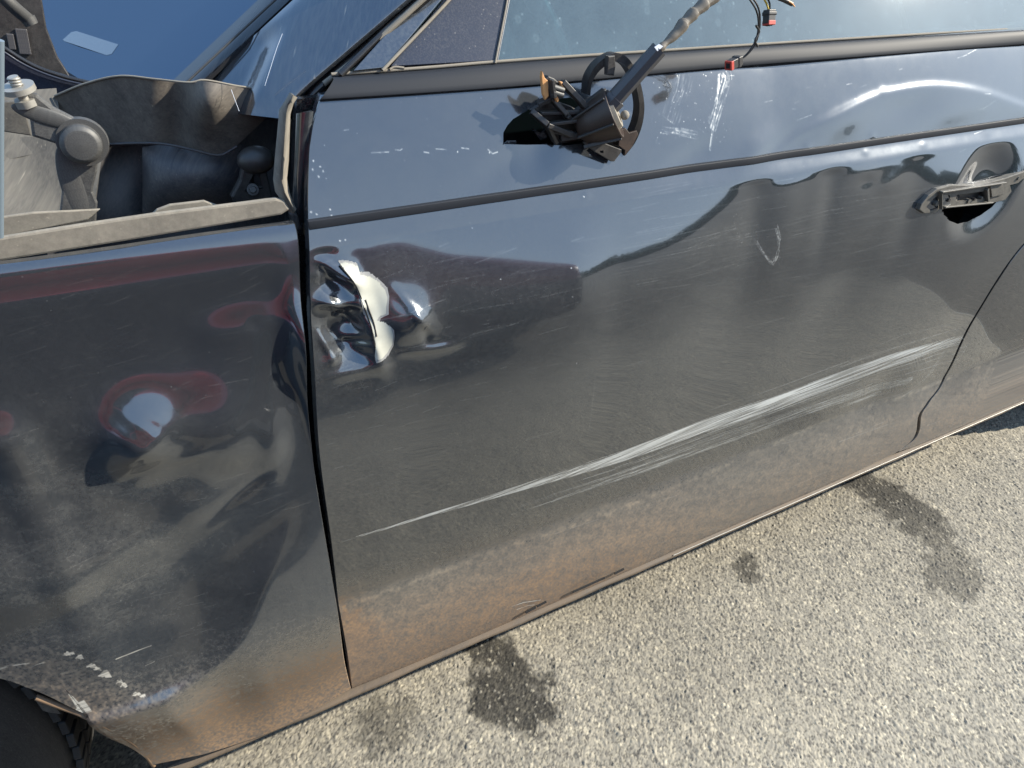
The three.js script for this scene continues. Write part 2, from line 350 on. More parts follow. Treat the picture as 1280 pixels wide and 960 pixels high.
// the wing in front of the door
const wingTop = (x) => 0.857 - 0.03 * x;
const wingCrease = curve([[393, 555], [372, 605], [352, 650], [322, 715], [295, 765], [255, 805], [200, 830]].map(([u, v]) => { const p = at(u, v, 0.01); return [p.y, p.x]; }));
const seamX = curve(seen([[384, 120], [384, 290], [388, 400], [398, 560], [415, 680], [428, 780], [440, 858]]).map(([x, y]) => [y, x]));
const wingSpots = [   // u, v, ru, rv, change of the lean in degrees, turn
  [300, 388, 54, 18, 12, 0], [0, 520, 34, 22, 15.5, 0], [255, 800, 40, 30, 0, 0], 
  [60, 690, 120, 90, 3, 0], [60, 690, 120, 90, 5, 0], [378, 410, 14, 60, 10, 0], [255, 800, 40, 30, -6, 0],
].map(([u, v, ru, rv, h, rot]) => { const p = at(u, v, 0), px = at(u + 10, v, 0).distanceTo(p) / 10, py = at(u, v + 10, 0).distanceTo(p) / 10; return [p.x, p.y, ru * px, rv * py, h, Math.cos(rot * rad), Math.sin(rot * rad)]; });
const wingDents = (x, y) => {
  let z = 0;
  for (const b of wingSpots) { const p = Math.abs(x - b[0]) / b[2]; if (p > 1.5) continue; const f = Math.max(0, 1 - Math.pow(p / 1.5, 2)), w = f, q = (b[1] - y) / (b[3] * 1.25 * (0.35 + 0.65 * Math.sqrt(f))); z += Math.tan(b[4] * rad) * b[3] * 1.6 * w * w * smooth(-1, 1, q) * Math.exp(-Math.max(0, b[1] - y - b[3]) / 0.16); }
  return z;
};
function wingTilt(x, y) {
  const t = wingTop(x) - y, e = eyeDrop(y);
  if (t < 0) return 62;
  let E = lerp(8, 4, smooth(0.006, 0.028, t));
  E = lerp(E, -15, smooth(0.027, 0.036, t));
  let a = (E + e) / 2 + 32 * Math.exp(-Math.pow(t / 0.0055, 2));
  const k = smooth(0.05, 0.16, t);
  a = lerp(a, 4.5, k);
  return a;
}
const wingBumps = [], wingFolds = [];
bumpAt(wingBumps, 371, 418, 17, 52, 0.012, -4); bumpAt(wingBumps, 316, 400, 7, 5, -0.0016);
bumpAt(wingBumps, 270, 526, 60, 60, 0.0165, 0); bumpAt(wingBumps, 174, 532, 46, 42, 0.0205, -25); bumpAt(wingBumps, 300, 575, 42, 26, -0.0035, 15); bumpAt(wingBumps, 238, 612, 34, 22, 0.003, -10); bumpAt(wingBumps, 352, 470, 14, 22, -0.002, 0);
foldAt(wingFolds, 138, 568, 216, 506, 0.008, 0.0028); foldAt(wingFolds, 142, 592, 208, 552, 0.007, -0.002); foldAt(wingFolds, 210, 560, 262, 536, 0.008, 0.002); foldAt(wingFolds, 246, 640, 345, 560, 0.010, -0.002); bumpAt(wingBumps, 168, 520, 5, 22, -0.0016, 40); bumpAt(wingBumps, 188, 512, 4, 18, -0.0014, 40);
bumpAt(wingBumps, 335, 545, 16, 40, 0.004, -10);
bumpAt(wingBumps, 120, 680, 70, 14, 0.0016, 22); bumpAt(wingBumps, 90, 735, 60, 14, -0.0014, 20);
function wingExtra(x, y) {
  const c = wingCrease(y), s = seamX(y), on = smooth(0.60, 0.50, y) * smooth(0.11, 0.46, y);
  let z = 0;
  const rise = 0.20 * (s - Math.max(c, x));
  z += on * 0.03 * (1 - Math.exp(-Math.max(0, rise) / 0.03));
  if (x < c) z -= on * 0.26 * (0.11 * (1 - Math.exp(-(c - x) / 0.11)));
  return z + wingDents(x, y) + relief(wingBumps, wingFolds, x, y);
}
const wingField = heightField(-0.98, 0.13, 0.12, 0.90, 0.003, wingTilt, (x) => wingTop(x) - 0.02, wingExtra, 2, -0.022, null, [0.44, 0.2]);

// ---------------------------------------------------------------- paint, dust, scrapes and dirt of the two big panels
function along(points, t) {
  const n = points.length - 1, f = clamp(t, 0, 0.99999) * n, i = Math.floor(f), a = f - i;
  const p = (k) => points[clamp(k, 0, n)], q = (k) => { const [p0, p1, p2, p3] = [p(i - 1)[k], p(i)[k], p(i + 1)[k], p(i + 2)[k]]; return p1 + 0.5 * a * (p2 - p0 + a * (2 * p0 - 5 * p1 + 4 * p2 - p3 + a * (3 * (p1 - p2) + p3 - p0))); };
  return [q(0), q(1)];
}
function canvasFor(field, w, h) {
  const c = document.createElement('canvas'); c.width = w; c.height = h;
  const g = c.getContext('2d'); g.fillStyle = '#000'; g.fillRect(0, 0, w, h); g.lineCap = 'round'; g.lineJoin = 'round';
  const to = (u, v) => { const p = field.spot(u, v); return [(p.x - field.tx0) / (field.tx1 - field.tx0) * w, (field.ty1 - p.y) / (field.ty1 - field.ty0) * h]; };
  return { c, g, to, w, h };
}
function scrape(K, pts, n, wide, width, light, R, span = [0, 1], lens = [0.1, 0.5]) {
  const P = pts.map(([u, v]) => K.to(u, v)), g = K.g;
  for (let k = 0; k < n; k++) {
    const L = lerp(lens[0], lens[1], R()), t0 = lerp(span[0], span[1] - L * 0.6, R()), t1 = Math.min(span[1], t0 + L), o = (R() < 0.3 ? R() + R() - 1 : 2 * R() - 1);
    g.strokeStyle = `rgba(255,255,255,${(light * (0.35 + 0.65 * R())).toFixed(3)})`;
    g.lineWidth = width * (0.5 + R());
    g.beginPath();
    for (let s = 0; s <= 24; s++) {
      const t = lerp(t0, t1, s / 24), [x, y] = along(P, t), [x2, y2] = along(P, t + 0.01), d = Math.hypot(x2 - x, y2 - y) || 1;
      const off = o * wide(t);
      const X = x - (y2 - y) / d * off, Y = y + (x2 - x) / d * off;
      s ? g.lineTo(X, Y) : g.moveTo(X, Y);
    }
    g.stroke();
  }
}
function line(K, pts, width, light) { const g = K.g; g.strokeStyle = `rgba(255,255,255,${light})`; g.lineWidth = width; g.beginPath(); pts.forEach(([u, v], k) => { const [x, y] = K.to(u, v); k ? g.lineTo(x, y) : g.moveTo(x, y); }); g.stroke(); }
function speck(K, u, v, r, light, R) { const g = K.g, [x, y] = K.to(u, v); g.fillStyle = `rgba(255,255,255,${light})`; g.beginPath(); for (let k = 0; k < 7; k++) { const a = k / 7 * 6.283, q = r * 0.6 * (0.4 + 1.2 * R()); g.lineTo(x + Math.cos(a) * q, y + Math.sin(a) * q); } g.fill(); }
function maskOf(K) { const d = K.g.getImageData(0, 0, K.w, K.h).data, m = new Uint8Array(K.w * K.h); for (let j = 0; j < K.h; j++) for (let i = 0; i < K.w; i++) m[j * K.w + i] = d[((K.h - 1 - j) * K.w + i) * 4]; return m; }
function panelMaterial(name, F, w, h, scrapes, dustAt, chalk = [0.60, 0.62, 0.61]) {
  const D = new Float32Array(w * h), B = new Float32Array(w * h);
  for (let j = 0; j < h; j++) for (let i = 0; i < w; i++) {
    const x = lerp(F.tx0, F.tx1, (i + 0.5) / w), y = lerp(F.ty0, F.ty1, (j + 0.5) / h), k = j * w + i;
    const [a, b] = dustAt(x, y, i, j); D[k] = a; B[k] = b;
  }
  const worn = (i, j) => j > h * 0.7 ? 0.4 + 0.6 * smooth(0.3, 0.62, fbm(i / 5, j / 5, 2)) : 0.35 + 0.65 * smooth(0.32, 0.6, fbm(i / 110, (j - 0.08 * i) / 2.2, 2));
  const map = pack(w, h, (i, j, o) => {
    const k = j * w + i, d = D[k], b = B[k], s = scrapes[k] / 255 * worn(i, j);
    const fl = (hash(i, j * 3 + 1) - 0.5) * 0.012;
    for (let c = 0; c < 3; c++) {
      const dirt = lerp([0.31, 0.288, 0.225][c], [0.25, 0.162, 0.09][c], b);
      o[c] = lerp(lerp(PAINT[c] + fl, dirt, d), chalk[c], s);
    }
  }, true);
  const rm = pack(w, h, (i, j, o) => {
    const k = j * w + i, s = scrapes[k] / 255 * worn(i, j), d = D[k];
    o[0] = clamp(1 - 1.5 * d - s * 0.9); o[1] = lerp(lerp(0.055, 0.7, Math.min(1, d * 1.5)), 0.6, s); o[2] = 0.78 * (1 - Math.min(1, d * 1.25)) * (1 - s);
  });
  const m = new THREE.MeshPhysicalMaterial({ map, roughnessMap: rm, metalnessMap: rm, roughness: 1, metalness: 1, clearcoat: 1, clearcoatMap: rm, clearcoatRoughness: 0.025, side: THREE.DoubleSide });
  m.name = name;
  map.anisotropy = 8;
  return m;
}
Object.assign(doorField, { tx0: 0.04, tx1: 1.40, ty0: 0.12, ty1: 0.97 });
Object.assign(wingField, { tx0: -0.36, tx1: 0.13, ty0: 0.12, ty1: 0.90 });

let doorPaint, wingPaint;
{
  const K = canvasFor(doorField, 2048, 1280), R = rng(42), g = K.g;
  // the long scrape across the lower door
  const L = [[421, 679], [494, 657], [567, 635], [640, 613], [692, 597], [755, 578], [817, 557], [895, 528], [950, 510], [1000, 492], [1060, 470], [1114, 451], [1160, 437], [1205, 424]];
  const wide = (t) => 2.5 + 24 * smooth(0.05, 0.6, t) - 10 * smooth(0.85, 1, t);
  scrape(K, L, 190, wide, 2.0, 0.42, R, [0, 1], [0.08, 0.4]);
  scrape(K, L.map(([u, v], k) => [u, v - 4 * Math.min(1, k / 4)]), 90, (t) => wide(t) * 0.4, 2.4, 0.40, R, [0.32, 0.93], [0.1, 0.4]);
  scrape(K, L, 3, (t) => 2, 1.6, 0.9, R, [0.0, 0.6], [0.5, 0.6]);
  scrape(K, L, 60, (t) => wide(t) * 0.8, 7, 0.10, R, [0.25, 0.98], [0.2, 0.6]);
  scrape(K, L.map(([u, v]) => [u, v + 16]), 40, (t) => 8 + 22 * t, 1.3, 0.5, R, [0.3, 1], [0.06, 0.3]);
  scrape(K, L.map(([u, v]) => [u, v - 16]), 12, (t) => 10, 1.1, 0.35, R, [0.5, 1], [0.06, 0.25]);
  const L2 = [[640, 640], [760, 600], [860, 566], [960, 531], [1040, 503], [1140, 474]];
  scrape(K, L2, 70, (t) => 16, 1.4, 0.5, R, [0, 1], [0.1, 0.4]);
  scrape(K, [[1050, 508], [1075, 500], [1100, 491]], 16, () => 7, 1.3, 0.55, R, [0, 1], [0.3, 0.7]);
  scrape(K, [[1095, 503], [1130, 492], [1160, 470], [1180, 440]], 14, () => 9, 1.2, 0.3, R, [0, 1], [0.2, 0.5]);
  line(K, [[1095, 433], [1130, 418], [1175, 408], [1195, 406]], 1.2, 0.35);
  // fine horizontal wiping marks
  for (let k = 0; k < 150; k++) { const u = 760 + 400 * R(), v = 235 + 130 * R(), l = 20 + 70 * R(); line(K, [[u, v], [u + l, v - l * (0.13 + 0.12 * R())]], 0.8, 0.05 + 0.16 * R() * R()); }
  for (let k = 0; k < 420; k++) { const u = 400 + 800 * R(), v = 300 + 420 * R(), l = 8 + 60 * R(); line(K, [[u, v], [u + l, v - l * (0.15 + 0.3 * R())]], 0.7 + R(), 0.03 + 0.13 * R() * R()); }
  for (let k = 0; k < 26; k++) { const u = 860 + 380 * R(), v = 70 + 120 * R(), l = 4 + 22 * R() * R(); line(K, [[u, v], [u + l, v - l * (R() * 1.2 - 0.3)]], 0.6 + 0.7 * R(), 0.1 + 0.35 * R() * R()); }
  // rubbed white marks beside the mirror
  scrape(K, [[905, 88], [908, 98], [902, 118], [893, 145], [888, 160]], 40, (t) => 12, 2.0, 0.2, R, [0, 1], [0.08, 0.3]);
  scrape(K, [[899, 92], [897, 120], [893, 150], [888, 188]], 9, (t) => 3, 1.4, 0.6, R, [0, 1], [0.2, 0.5]);
  scrape(K, [[856, 90], [852, 110], [845, 130], [838, 152]], 50, (t) => 18, 1.4, 0.10, R, [0, 1], [0.1, 0.3]);
  scrape(K, [[825, 160], [845, 163], [872, 169]], 22, () => 7, 1.2, 0.22, R, [0, 1], [0.1, 0.5]);
  for (let k = 0; k < 130; k++) speck(K, 815 + 100 * R(), 80 + 100 * R(), 0.6 + 1.4 * R(), 0.12 + 0.3 * R(), R);
  // chalky trickle under the horizon
  scrape(K, [[942, 295], [950, 310], [960, 324], [966, 331]], 18, () => 3, 1.4, 0.35, R, [0, 1], [0.1, 0.4]);
  scrape(K, [[970, 282], [974, 300], [972, 318], [966, 331]], 22, () => 4, 1.4, 0.35, R, [0, 1], [0.1, 0.4]);
  for (let k = 0; k < 40; k++) speck(K, 958 + 18 * R(), 320 + 12 * R(), 0.8 + 1.2 * R(), 0.35, R);
  for (let k = 0; k < 30; k++) speck(K, 915 + 14 * R(), 265 + 45 * R(), 0.6 + 1.2 * R(), 0.2, R);
  // chips and bird specks
  for (const [u, v, r] of [[425, 301, 2.6], [432, 300, 2], [392, 201, 2], [400, 208, 2.2], [404, 214, 2], [398, 221, 2.4], [408, 223, 1.6], [391, 212, 2], [389, 265, 2], [396, 268, 2.2], [413, 262, 2], [415, 270, 2.4], [612, 191, 2], [572, 190, 2], [714, 335, 2], [716, 371, 2], [721, 454, 1.6], [930, 206, 2], [660, 240, 1.6], [730, 246, 2.4], [590, 285, 1.6], [626, 349, 1.6], [754, 600, 1.6], [1166, 470, 1.4]]) speck(K, u, v, r, 0.75, R);
  for (let k = 0; k < 420; k++) { const u = 400 + 860 * R(), v = 100 + 640 * R(); speck(K, u, v, 0.5 + 0.9 * R() * R(), 0.12 + 0.5 * R() * R(), R); }
  line(K, [[464, 191], [486, 190]], 1.3, 0.45); line(K, [[494, 187], [500, 188], [503, 186]], 1.2, 0.45); line(K, [[530, 190], [536, 191]], 1.4, 0.45); line(K, [[545, 186], [558, 187]], 1.2, 0.45); line(K, [[577, 185], [586, 186]], 1.4, 0.45); line(K, [[610, 187], [616, 192], [622, 190]], 1.6, 0.5); line(K, [[430, 163], [436, 162]], 1.2, 0.4);
  line(K, [[736, 540], [744, 470]], 1.6, 0.12); line(K, [[640, 758], [655, 753], [676, 750]], 1.4, 0.7); line(K, [[646, 762], [660, 757], [668, 756]], 1.2, 0.6);
  // hair cracks in the clear coat
  const sc = maskOf(K);
  const crease = curve([[640, 680], [740, 648], [840, 609], [940, 566], [1040, 522], [1110, 500], [1180, 474]].map(([u, v]) => { const p = doorField.spot(u, v); return [p.x, p.y]; }));
  const haze = doorField.spot(890, 400), hz2 = doorField.spot(960, 290);
  const edgeUp = curve([[690, 430], [760, 400], [850, 365], [940, 335], [1030, 312], [1120, 300], [1200, 330]].map(([u, v]) => { const p = doorField.spot(u, v); return [p.x, p.y]; }));
  const clean = curve([[385, 472], [410, 462], [440, 450], [480, 440], [520, 447], [570, 455], [620, 445], [680, 397], [745, 335], [760, 325]].map(([u, v]) => { const p = doorField.spot(u, v); return [p.x, p.y]; }));
  const cx1 = doorField.spot(752, 330).x, frontX = doorField.spot(430, 760).x;
  doorPaint = panelMaterial('door_paint', doorField, 2048, 1280, sc, (x, y, i, j) => {
    const n1 = fbm(x * 7, y * 22 + x * 4, 4), n2 = fbm(x * 110 + 9, y * 110, 3), n3 = fbm(x * 14 + 3, y * 90 + x * 28, 3), n4 = fbm(x * 420, y * 420, 2), g0 = hash(i, j) - 0.5;
    const d = y - moulding(x);
    let D, b = 0;
    if (d > -0.02) D = 0.075 + 0.05 * (n1 - 0.5) + 0.03 * (n2 - 0.5);
    else {
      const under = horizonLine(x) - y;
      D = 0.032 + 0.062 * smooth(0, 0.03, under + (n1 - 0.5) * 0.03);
      D *= 0.45 + 1.1 * (0.5 * n1 + 0.3 * n3 + 0.2 * n2);
      const q = crease(x) - y;
      const dirt = smooth(-0.09, 0.05, q + (n1 - 0.5) * 0.06) * (0.72 + 0.28 * n2);
      D += 0.34 * dirt * (0.74 + 0.2 * (n2 - 0.5) + 0.25 * (n4 - 0.5) + 0.5 * (n3 - 0.5));
      D += 0.16 * Math.exp(-Math.pow((q - 0.002) / 0.004, 2)) * smooth(0.3, 0.6, n2);
      const brown = smooth(0.45, 0.21, y + (n1 - 0.5) * 0.05) ;
      b = clamp(brown * lerp(1, 0.6, smooth(0.35, 0.8, x)) * (0.7 + 0.3 * n2 + 0.3 * n4) + 0.7 * Math.exp(-Math.pow((x - frontX) / 0.03, 2)) * smooth(0.42, 0.3, y) * n2 * 1.6);
      D += 0.30 * b * (0.45 + 0.3 * n2 + 0.7 * n4);
      D = clamp(D * lerp(0.62 + 0.76 * n4, 0.84 + 0.32 * n4, Math.max(b, smooth(-0.05, 0.02, q))) + g0 * (0.05 + 0.08 * D), 0.01, 0.85);
    }
    return [clamp(D, 0.01, 0.9), b];
  });
}
{
  const K = canvasFor(wingField, 1024, 1600), R = rng(77);
  const k1 = 1;
  line(K, [[145, 824], [165, 816], [189, 807]], 2.4 * k1, 0.7); line(K, [[182, 832], [193, 827]], 1.6, 0.3);
  scrape(K, [[-5, 838], [15, 832], [36, 829]], 8, () => 3, 2, 0.6, R); scrape(K, [[30, 838], [48, 830], [58, 828]], 8, () => 3, 1.6, 0.3, R);
  scrape(K, [[70, 845], [88, 838], [108, 830]], 6, () => 3, 1.2, 0.2, R);
  for (const [u, v, a, b2] of [[84, 817, 6, 2], [90, 816, 5, 1.6], [100, 821, 6, 3], [116, 832, 8, 2.4], [122, 836, 5, 2], [132, 842, 10, 5], [150, 852, 5, 3], [155, 856, 5, 2.4], [172, 867, 7, 2], [179, 869, 5, 2]]) { const g = K.g, [x, y] = K.to(u, v), [x2, y2] = K.to(u - a, v + a * 0.35), [x3, y3] = K.to(u + a * 0.7, v + a * 0.5), [x4, y4] = K.to(u + 2, v - b2); g.fillStyle = 'rgba(255,255,255,0.8)'; g.beginPath(); g.moveTo(x2, y2); for (let q = 1; q < 6; q++) g.lineTo(lerp(x2, x4, q / 6) + 5 * (R() - 0.5), lerp(y2, y4, q / 6) - 3 * Math.sin(q / 6 * 3.1) + 4 * (R() - 0.5)); g.lineTo(x4, y4); g.lineTo(x3 + 3 * R(), y3); for (let q = 1; q < 6; q++) g.lineTo(lerp(x3, x2, q / 6) + 6 * (R() - 0.5), lerp(y3, y2, q / 6) + 6 * (R() - 0.5)); g.fill(); }
  { const g = K.g; g.fillStyle = 'rgba(255,255,255,1)'; g.beginPath(); [[85, 867], [92, 871], [98, 878], [105, 875], [115, 889], [104, 893], [96, 895], [92, 891], [96, 885]].forEach(([u, v], k) => { const [x, y] = K.to(u, v); k ? g.lineTo(x, y) : g.moveTo(x, y); }); g.fill(); }
  for (let k = 0; k < 260; k++) speck(K, 380 * R(), 340 + 480 * R(), 0.6 + R() * R(), 0.15 + 0.5 * R() * R(), R);
  for (let k = 0; k < 260; k++) { const u = 380 * R(), v = 340 + 520 * R(), l = 8 + 45 * R(); line(K, [[u, v], [u + l, v - l * (0.15 + 0.4 * R())]], 0.8 + R(), 0.03 + 0.11 * R() * R()); }
  scrape(K, [[355, 512], [340, 514], [330, 511]], 5, () => 3, 1, 0.3, R);
  const sc = maskOf(K);
  const cr = wingCrease, hz = wingField.spot(90, 690);
  const band = curve([[60, 850], [110, 845], [180, 870], [240, 915]].map(([u, v]) => { const p = wingField.spot(u, v); return [p.x, p.y]; }));
  wingPaint = panelMaterial('wing_paint', wingField, 1024, 1600, sc, (x, y, i, j) => {
    const n1 = fbm(x * 8 + 4, y * 14, 4), n2 = fbm(x * 110 + 9, y * 110, 3), n3 = fbm(x * 20 - y * 25, y * 50 + x * 30, 3), n4 = fbm(x * 420, y * 420, 2), g0 = hash(i, j) - 0.5;
    let D = 0.028 + 0.03 * smooth(0.72, 0.45, y + (n1 - 0.5) * 0.2);
    const c = cr(y), lit = smooth(-0.002, 0.004, x - c + (n2 - 0.5) * 0.004) * smooth(0.66, 0.6, y);
    const r = Math.hypot((x - hz.x) / 0.13, (y - hz.y) / 0.12);
    D += 0.15 * Math.exp(-r * r) * (0.3 + 1.3 * n3);
    D *= 0.45 + 1.1 * (0.45 * n1 + 0.3 * n3 + 0.25 * n2);
    const b = clamp(smooth(0.47, 0.27, y - 0.1 * smooth(-0.1, -0.22, x) + (n1 - 0.5) * 0.07) * (0.7 + 0.3 * n2 + 0.3 * n4));
    D += 0.62 * b * (0.4 + 0.3 * n2 + 0.8 * n4);
    D += 0.3 * smooth(0.55, 0.8, n1) * smooth(0.40, 0.25, y) * n2;
    D = clamp(D * lerp(0.62 + 0.76 * n4, 0.8 + 0.4 * n4, b) + g0 * (0.05 + 0.10 * D), 0.01, 0.9);
    return [D, b];
  }, [0.50, 0.48, 0.42]);
}

// ---------------------------------------------------------------- a panel: the height field inside four edges, with a folded rim and cut-outs
function resample(pts, n) { const out = []; for (let k = 0; k <= n; k++) out.push(along(pts, k / n)); return out; }
function byLength(pts, n) {
  const fine = resample(pts, 400), acc = [0];
  for (let k = 1; k < fine.length; k++) acc.push(acc[k - 1] + Math.hypot(fine[k][0] - fine[k - 1][0], fine[k][1] - fine[k - 1][1]));
  const L = acc[acc.length - 1], out = []; let i = 0;
  for (let k = 0; k <= n; k++) { const s = L * k / n; while (i < acc.length - 2 && acc[i + 1] < s) i++; const t = clamp((s - acc[i]) / Math.max(1e-9, acc[i + 1] - acc[i])); out.push([lerp(fine[i][0], fine[i + 1][0], t), lerp(fine[i][1], fine[i + 1][1], t)]); }
  return out;
}
function inside(poly, x, y) { let c = false; for (let i = 0, j = poly.length - 1; i < poly.length; j = i++) { const [a, b] = poly[i], [p, q] = poly[j]; if ((b > y) !== (q > y) && x < (p - a) * (y - b) / (q - b) + a) c = !c; } return c; }
function nearest(poly, x, y) { let best = 1e9, bx = x, by = y; for (let i = 0, j = poly.length - 1; i < poly.length; j = i++) { const [a, b] = poly[j], [p, q] = poly[i], t = clamp(((x - a) * (p - a) + (y - b) * (q - b)) / ((p - a) ** 2 + (q - b) ** 2 || 1)), X = a + (p - a) * t, Y = b + (q - b) * t, d = Math.hypot(X - x, Y - y); if (d < best) { best = d; bx = X; by = Y; } } return [best, bx, by]; }
function panel(F, edges, nu, nv, { holes = [], keep = null, rim = 0.012, lift = 0, open = '' } = {}) {
  const B = byLength(edges.bottom, nu), T = byLength(edges.top, nu), L = byLength(edges.left, nv), Rr = byLength(edges.right, nv);
  const n = (nu + 1) * (nv + 1), xy = new Float32Array(n * 2), cell = Math.hypot(B[1][0] - B[0][0], B[1][1] - B[0][1]);
  for (let j = 0; j <= nv; j++) for (let i = 0; i <= nu; i++) {
    const u = i / nu, v = j / nv, k = j * (nu + 1) + i;
    for (let c = 0; c < 2; c++) xy[2 * k + c] = (1 - v) * B[i][c] + v * T[i][c] + (1 - u) * L[j][c] + u * Rr[j][c] - ((1 - u) * (1 - v) * B[0][c] + u * (1 - v) * B[nu][c] + (1 - u) * v * T[0][c] + u * v * T[nu][c]);
  }
  const cuts = keep ? [keep] : holes;
  for (const poly of cuts) {
    const bx = [Math.min(...poly.map((p) => p[0])) - 0.01, Math.max(...poly.map((p) => p[0])) + 0.01], by = [Math.min(...poly.map((p) => p[1])) - 0.01, Math.max(...poly.map((p) => p[1])) + 0.01];
    for (let k = 0; k < n; k++) { const x = xy[2 * k], y = xy[2 * k + 1]; if (x < bx[0] || x > bx[1] || y < by[0] || y > by[1]) continue; const [d, X, Y] = nearest(poly, x, y); if (d < cell * 0.62) { xy[2 * k] = X; xy[2 * k + 1] = Y; } }
  }
  const pos = [], nor = [], uv = [], idx = [];
  for (let k = 0; k < n; k++) {
    const x = xy[2 * k], y = xy[2 * k + 1], m = F.N(x, y);
    pos.push(x, y, F.Z(x, y) + lift); nor.push(m.x, m.y, m.z);
    uv.push((x - F.tx0) / (F.tx1 - F.tx0), (y - F.ty0) / (F.ty1 - F.ty0));
  }
  const out = (a, b, c) => { const x = (xy[2 * a] + xy[2 * b] + xy[2 * c]) / 3, y = (xy[2 * a + 1] + xy[2 * b + 1] + xy[2 * c + 1]) / 3; return keep ? !inside(keep, x, y) : holes.some((h) => inside(h, x, y)); };
  for (let j = 0; j < nv; j++) for (let i = 0; i < nu; i++) { const a = j * (nu + 1) + i, b = a + 1, c = a + nu + 1, d = c + 1; if (!cuts.length || !out(a, b, d)) idx.push(a, b, d); if (!cuts.length || !out(a, d, c)) idx.push(a, d, c); }
  if (rim) {
    const loop = []; for (let i = 0; i <= nu; i++) loop.push(i); for (let j = 1; j <= nv; j++) loop.push(j * (nu + 1) + nu); for (let i = nu - 1; i >= 0; i--) loop.push(nv * (nu + 1) + i); for (let j = nv - 1; j >= 0; j--) loop.push(j * (nu + 1));
    const s0 = pos.length / 3;
    for (let q = 0; q < loop.length; q++) {
      const k = loop[q], a = loop[(q + loop.length - 1) % loop.length], b = loop[(q + 1) % loop.length];
      let tx = xy[2 * b] - xy[2 * a], ty = xy[2 * b + 1] - xy[2 * a + 1]; const l = Math.hypot(tx, ty) || 1; tx /= l; ty /= l;
      const ox = ty, oy = -tx;     // outwards
      for (const [h, o, nz] of [[0, 0, 0.6], [0.0012, 0.0008, 0.0], [rim, 0.0008, 0]]) { pos.push(pos[3 * k] + ox * o, pos[3 * k + 1] + oy * o, pos[3 * k + 2] - h); const m = Math.hypot(1, nz); nor.push(ox / m, oy / m, nz / m); uv.push(uv[2 * k], uv[2 * k + 1]); }
    }
    const isOpen = (k) => (open === 'left' && k % (nu + 1) === 0) || (open === 'right' && k % (nu + 1) === nu);
    for (let q = 0; q < loop.length - 1; q++) if (!(isOpen(loop[q]) && isOpen(loop[q + 1]))) for (let r = 0; r < 2; r++) { const a = s0 + q * 3 + r, b = a + 3; idx.push(a, a + 1, b, b, a + 1, b + 1); }
  }
  const g = new THREE.BufferGeometry();
  g.setAttribute('position', new THREE.Float32BufferAttribute(pos, 3)); g.setAttribute('normal', new THREE.Float32BufferAttribute(nor, 3)); g.setAttribute('uv', new THREE.Float32BufferAttribute(uv, 2)); g.setIndex(idx);
  return g;
}
const on = (F, pts) => pts.map(([u, v]) => { const p = F.spot(u, v); return [p.x, p.y]; });

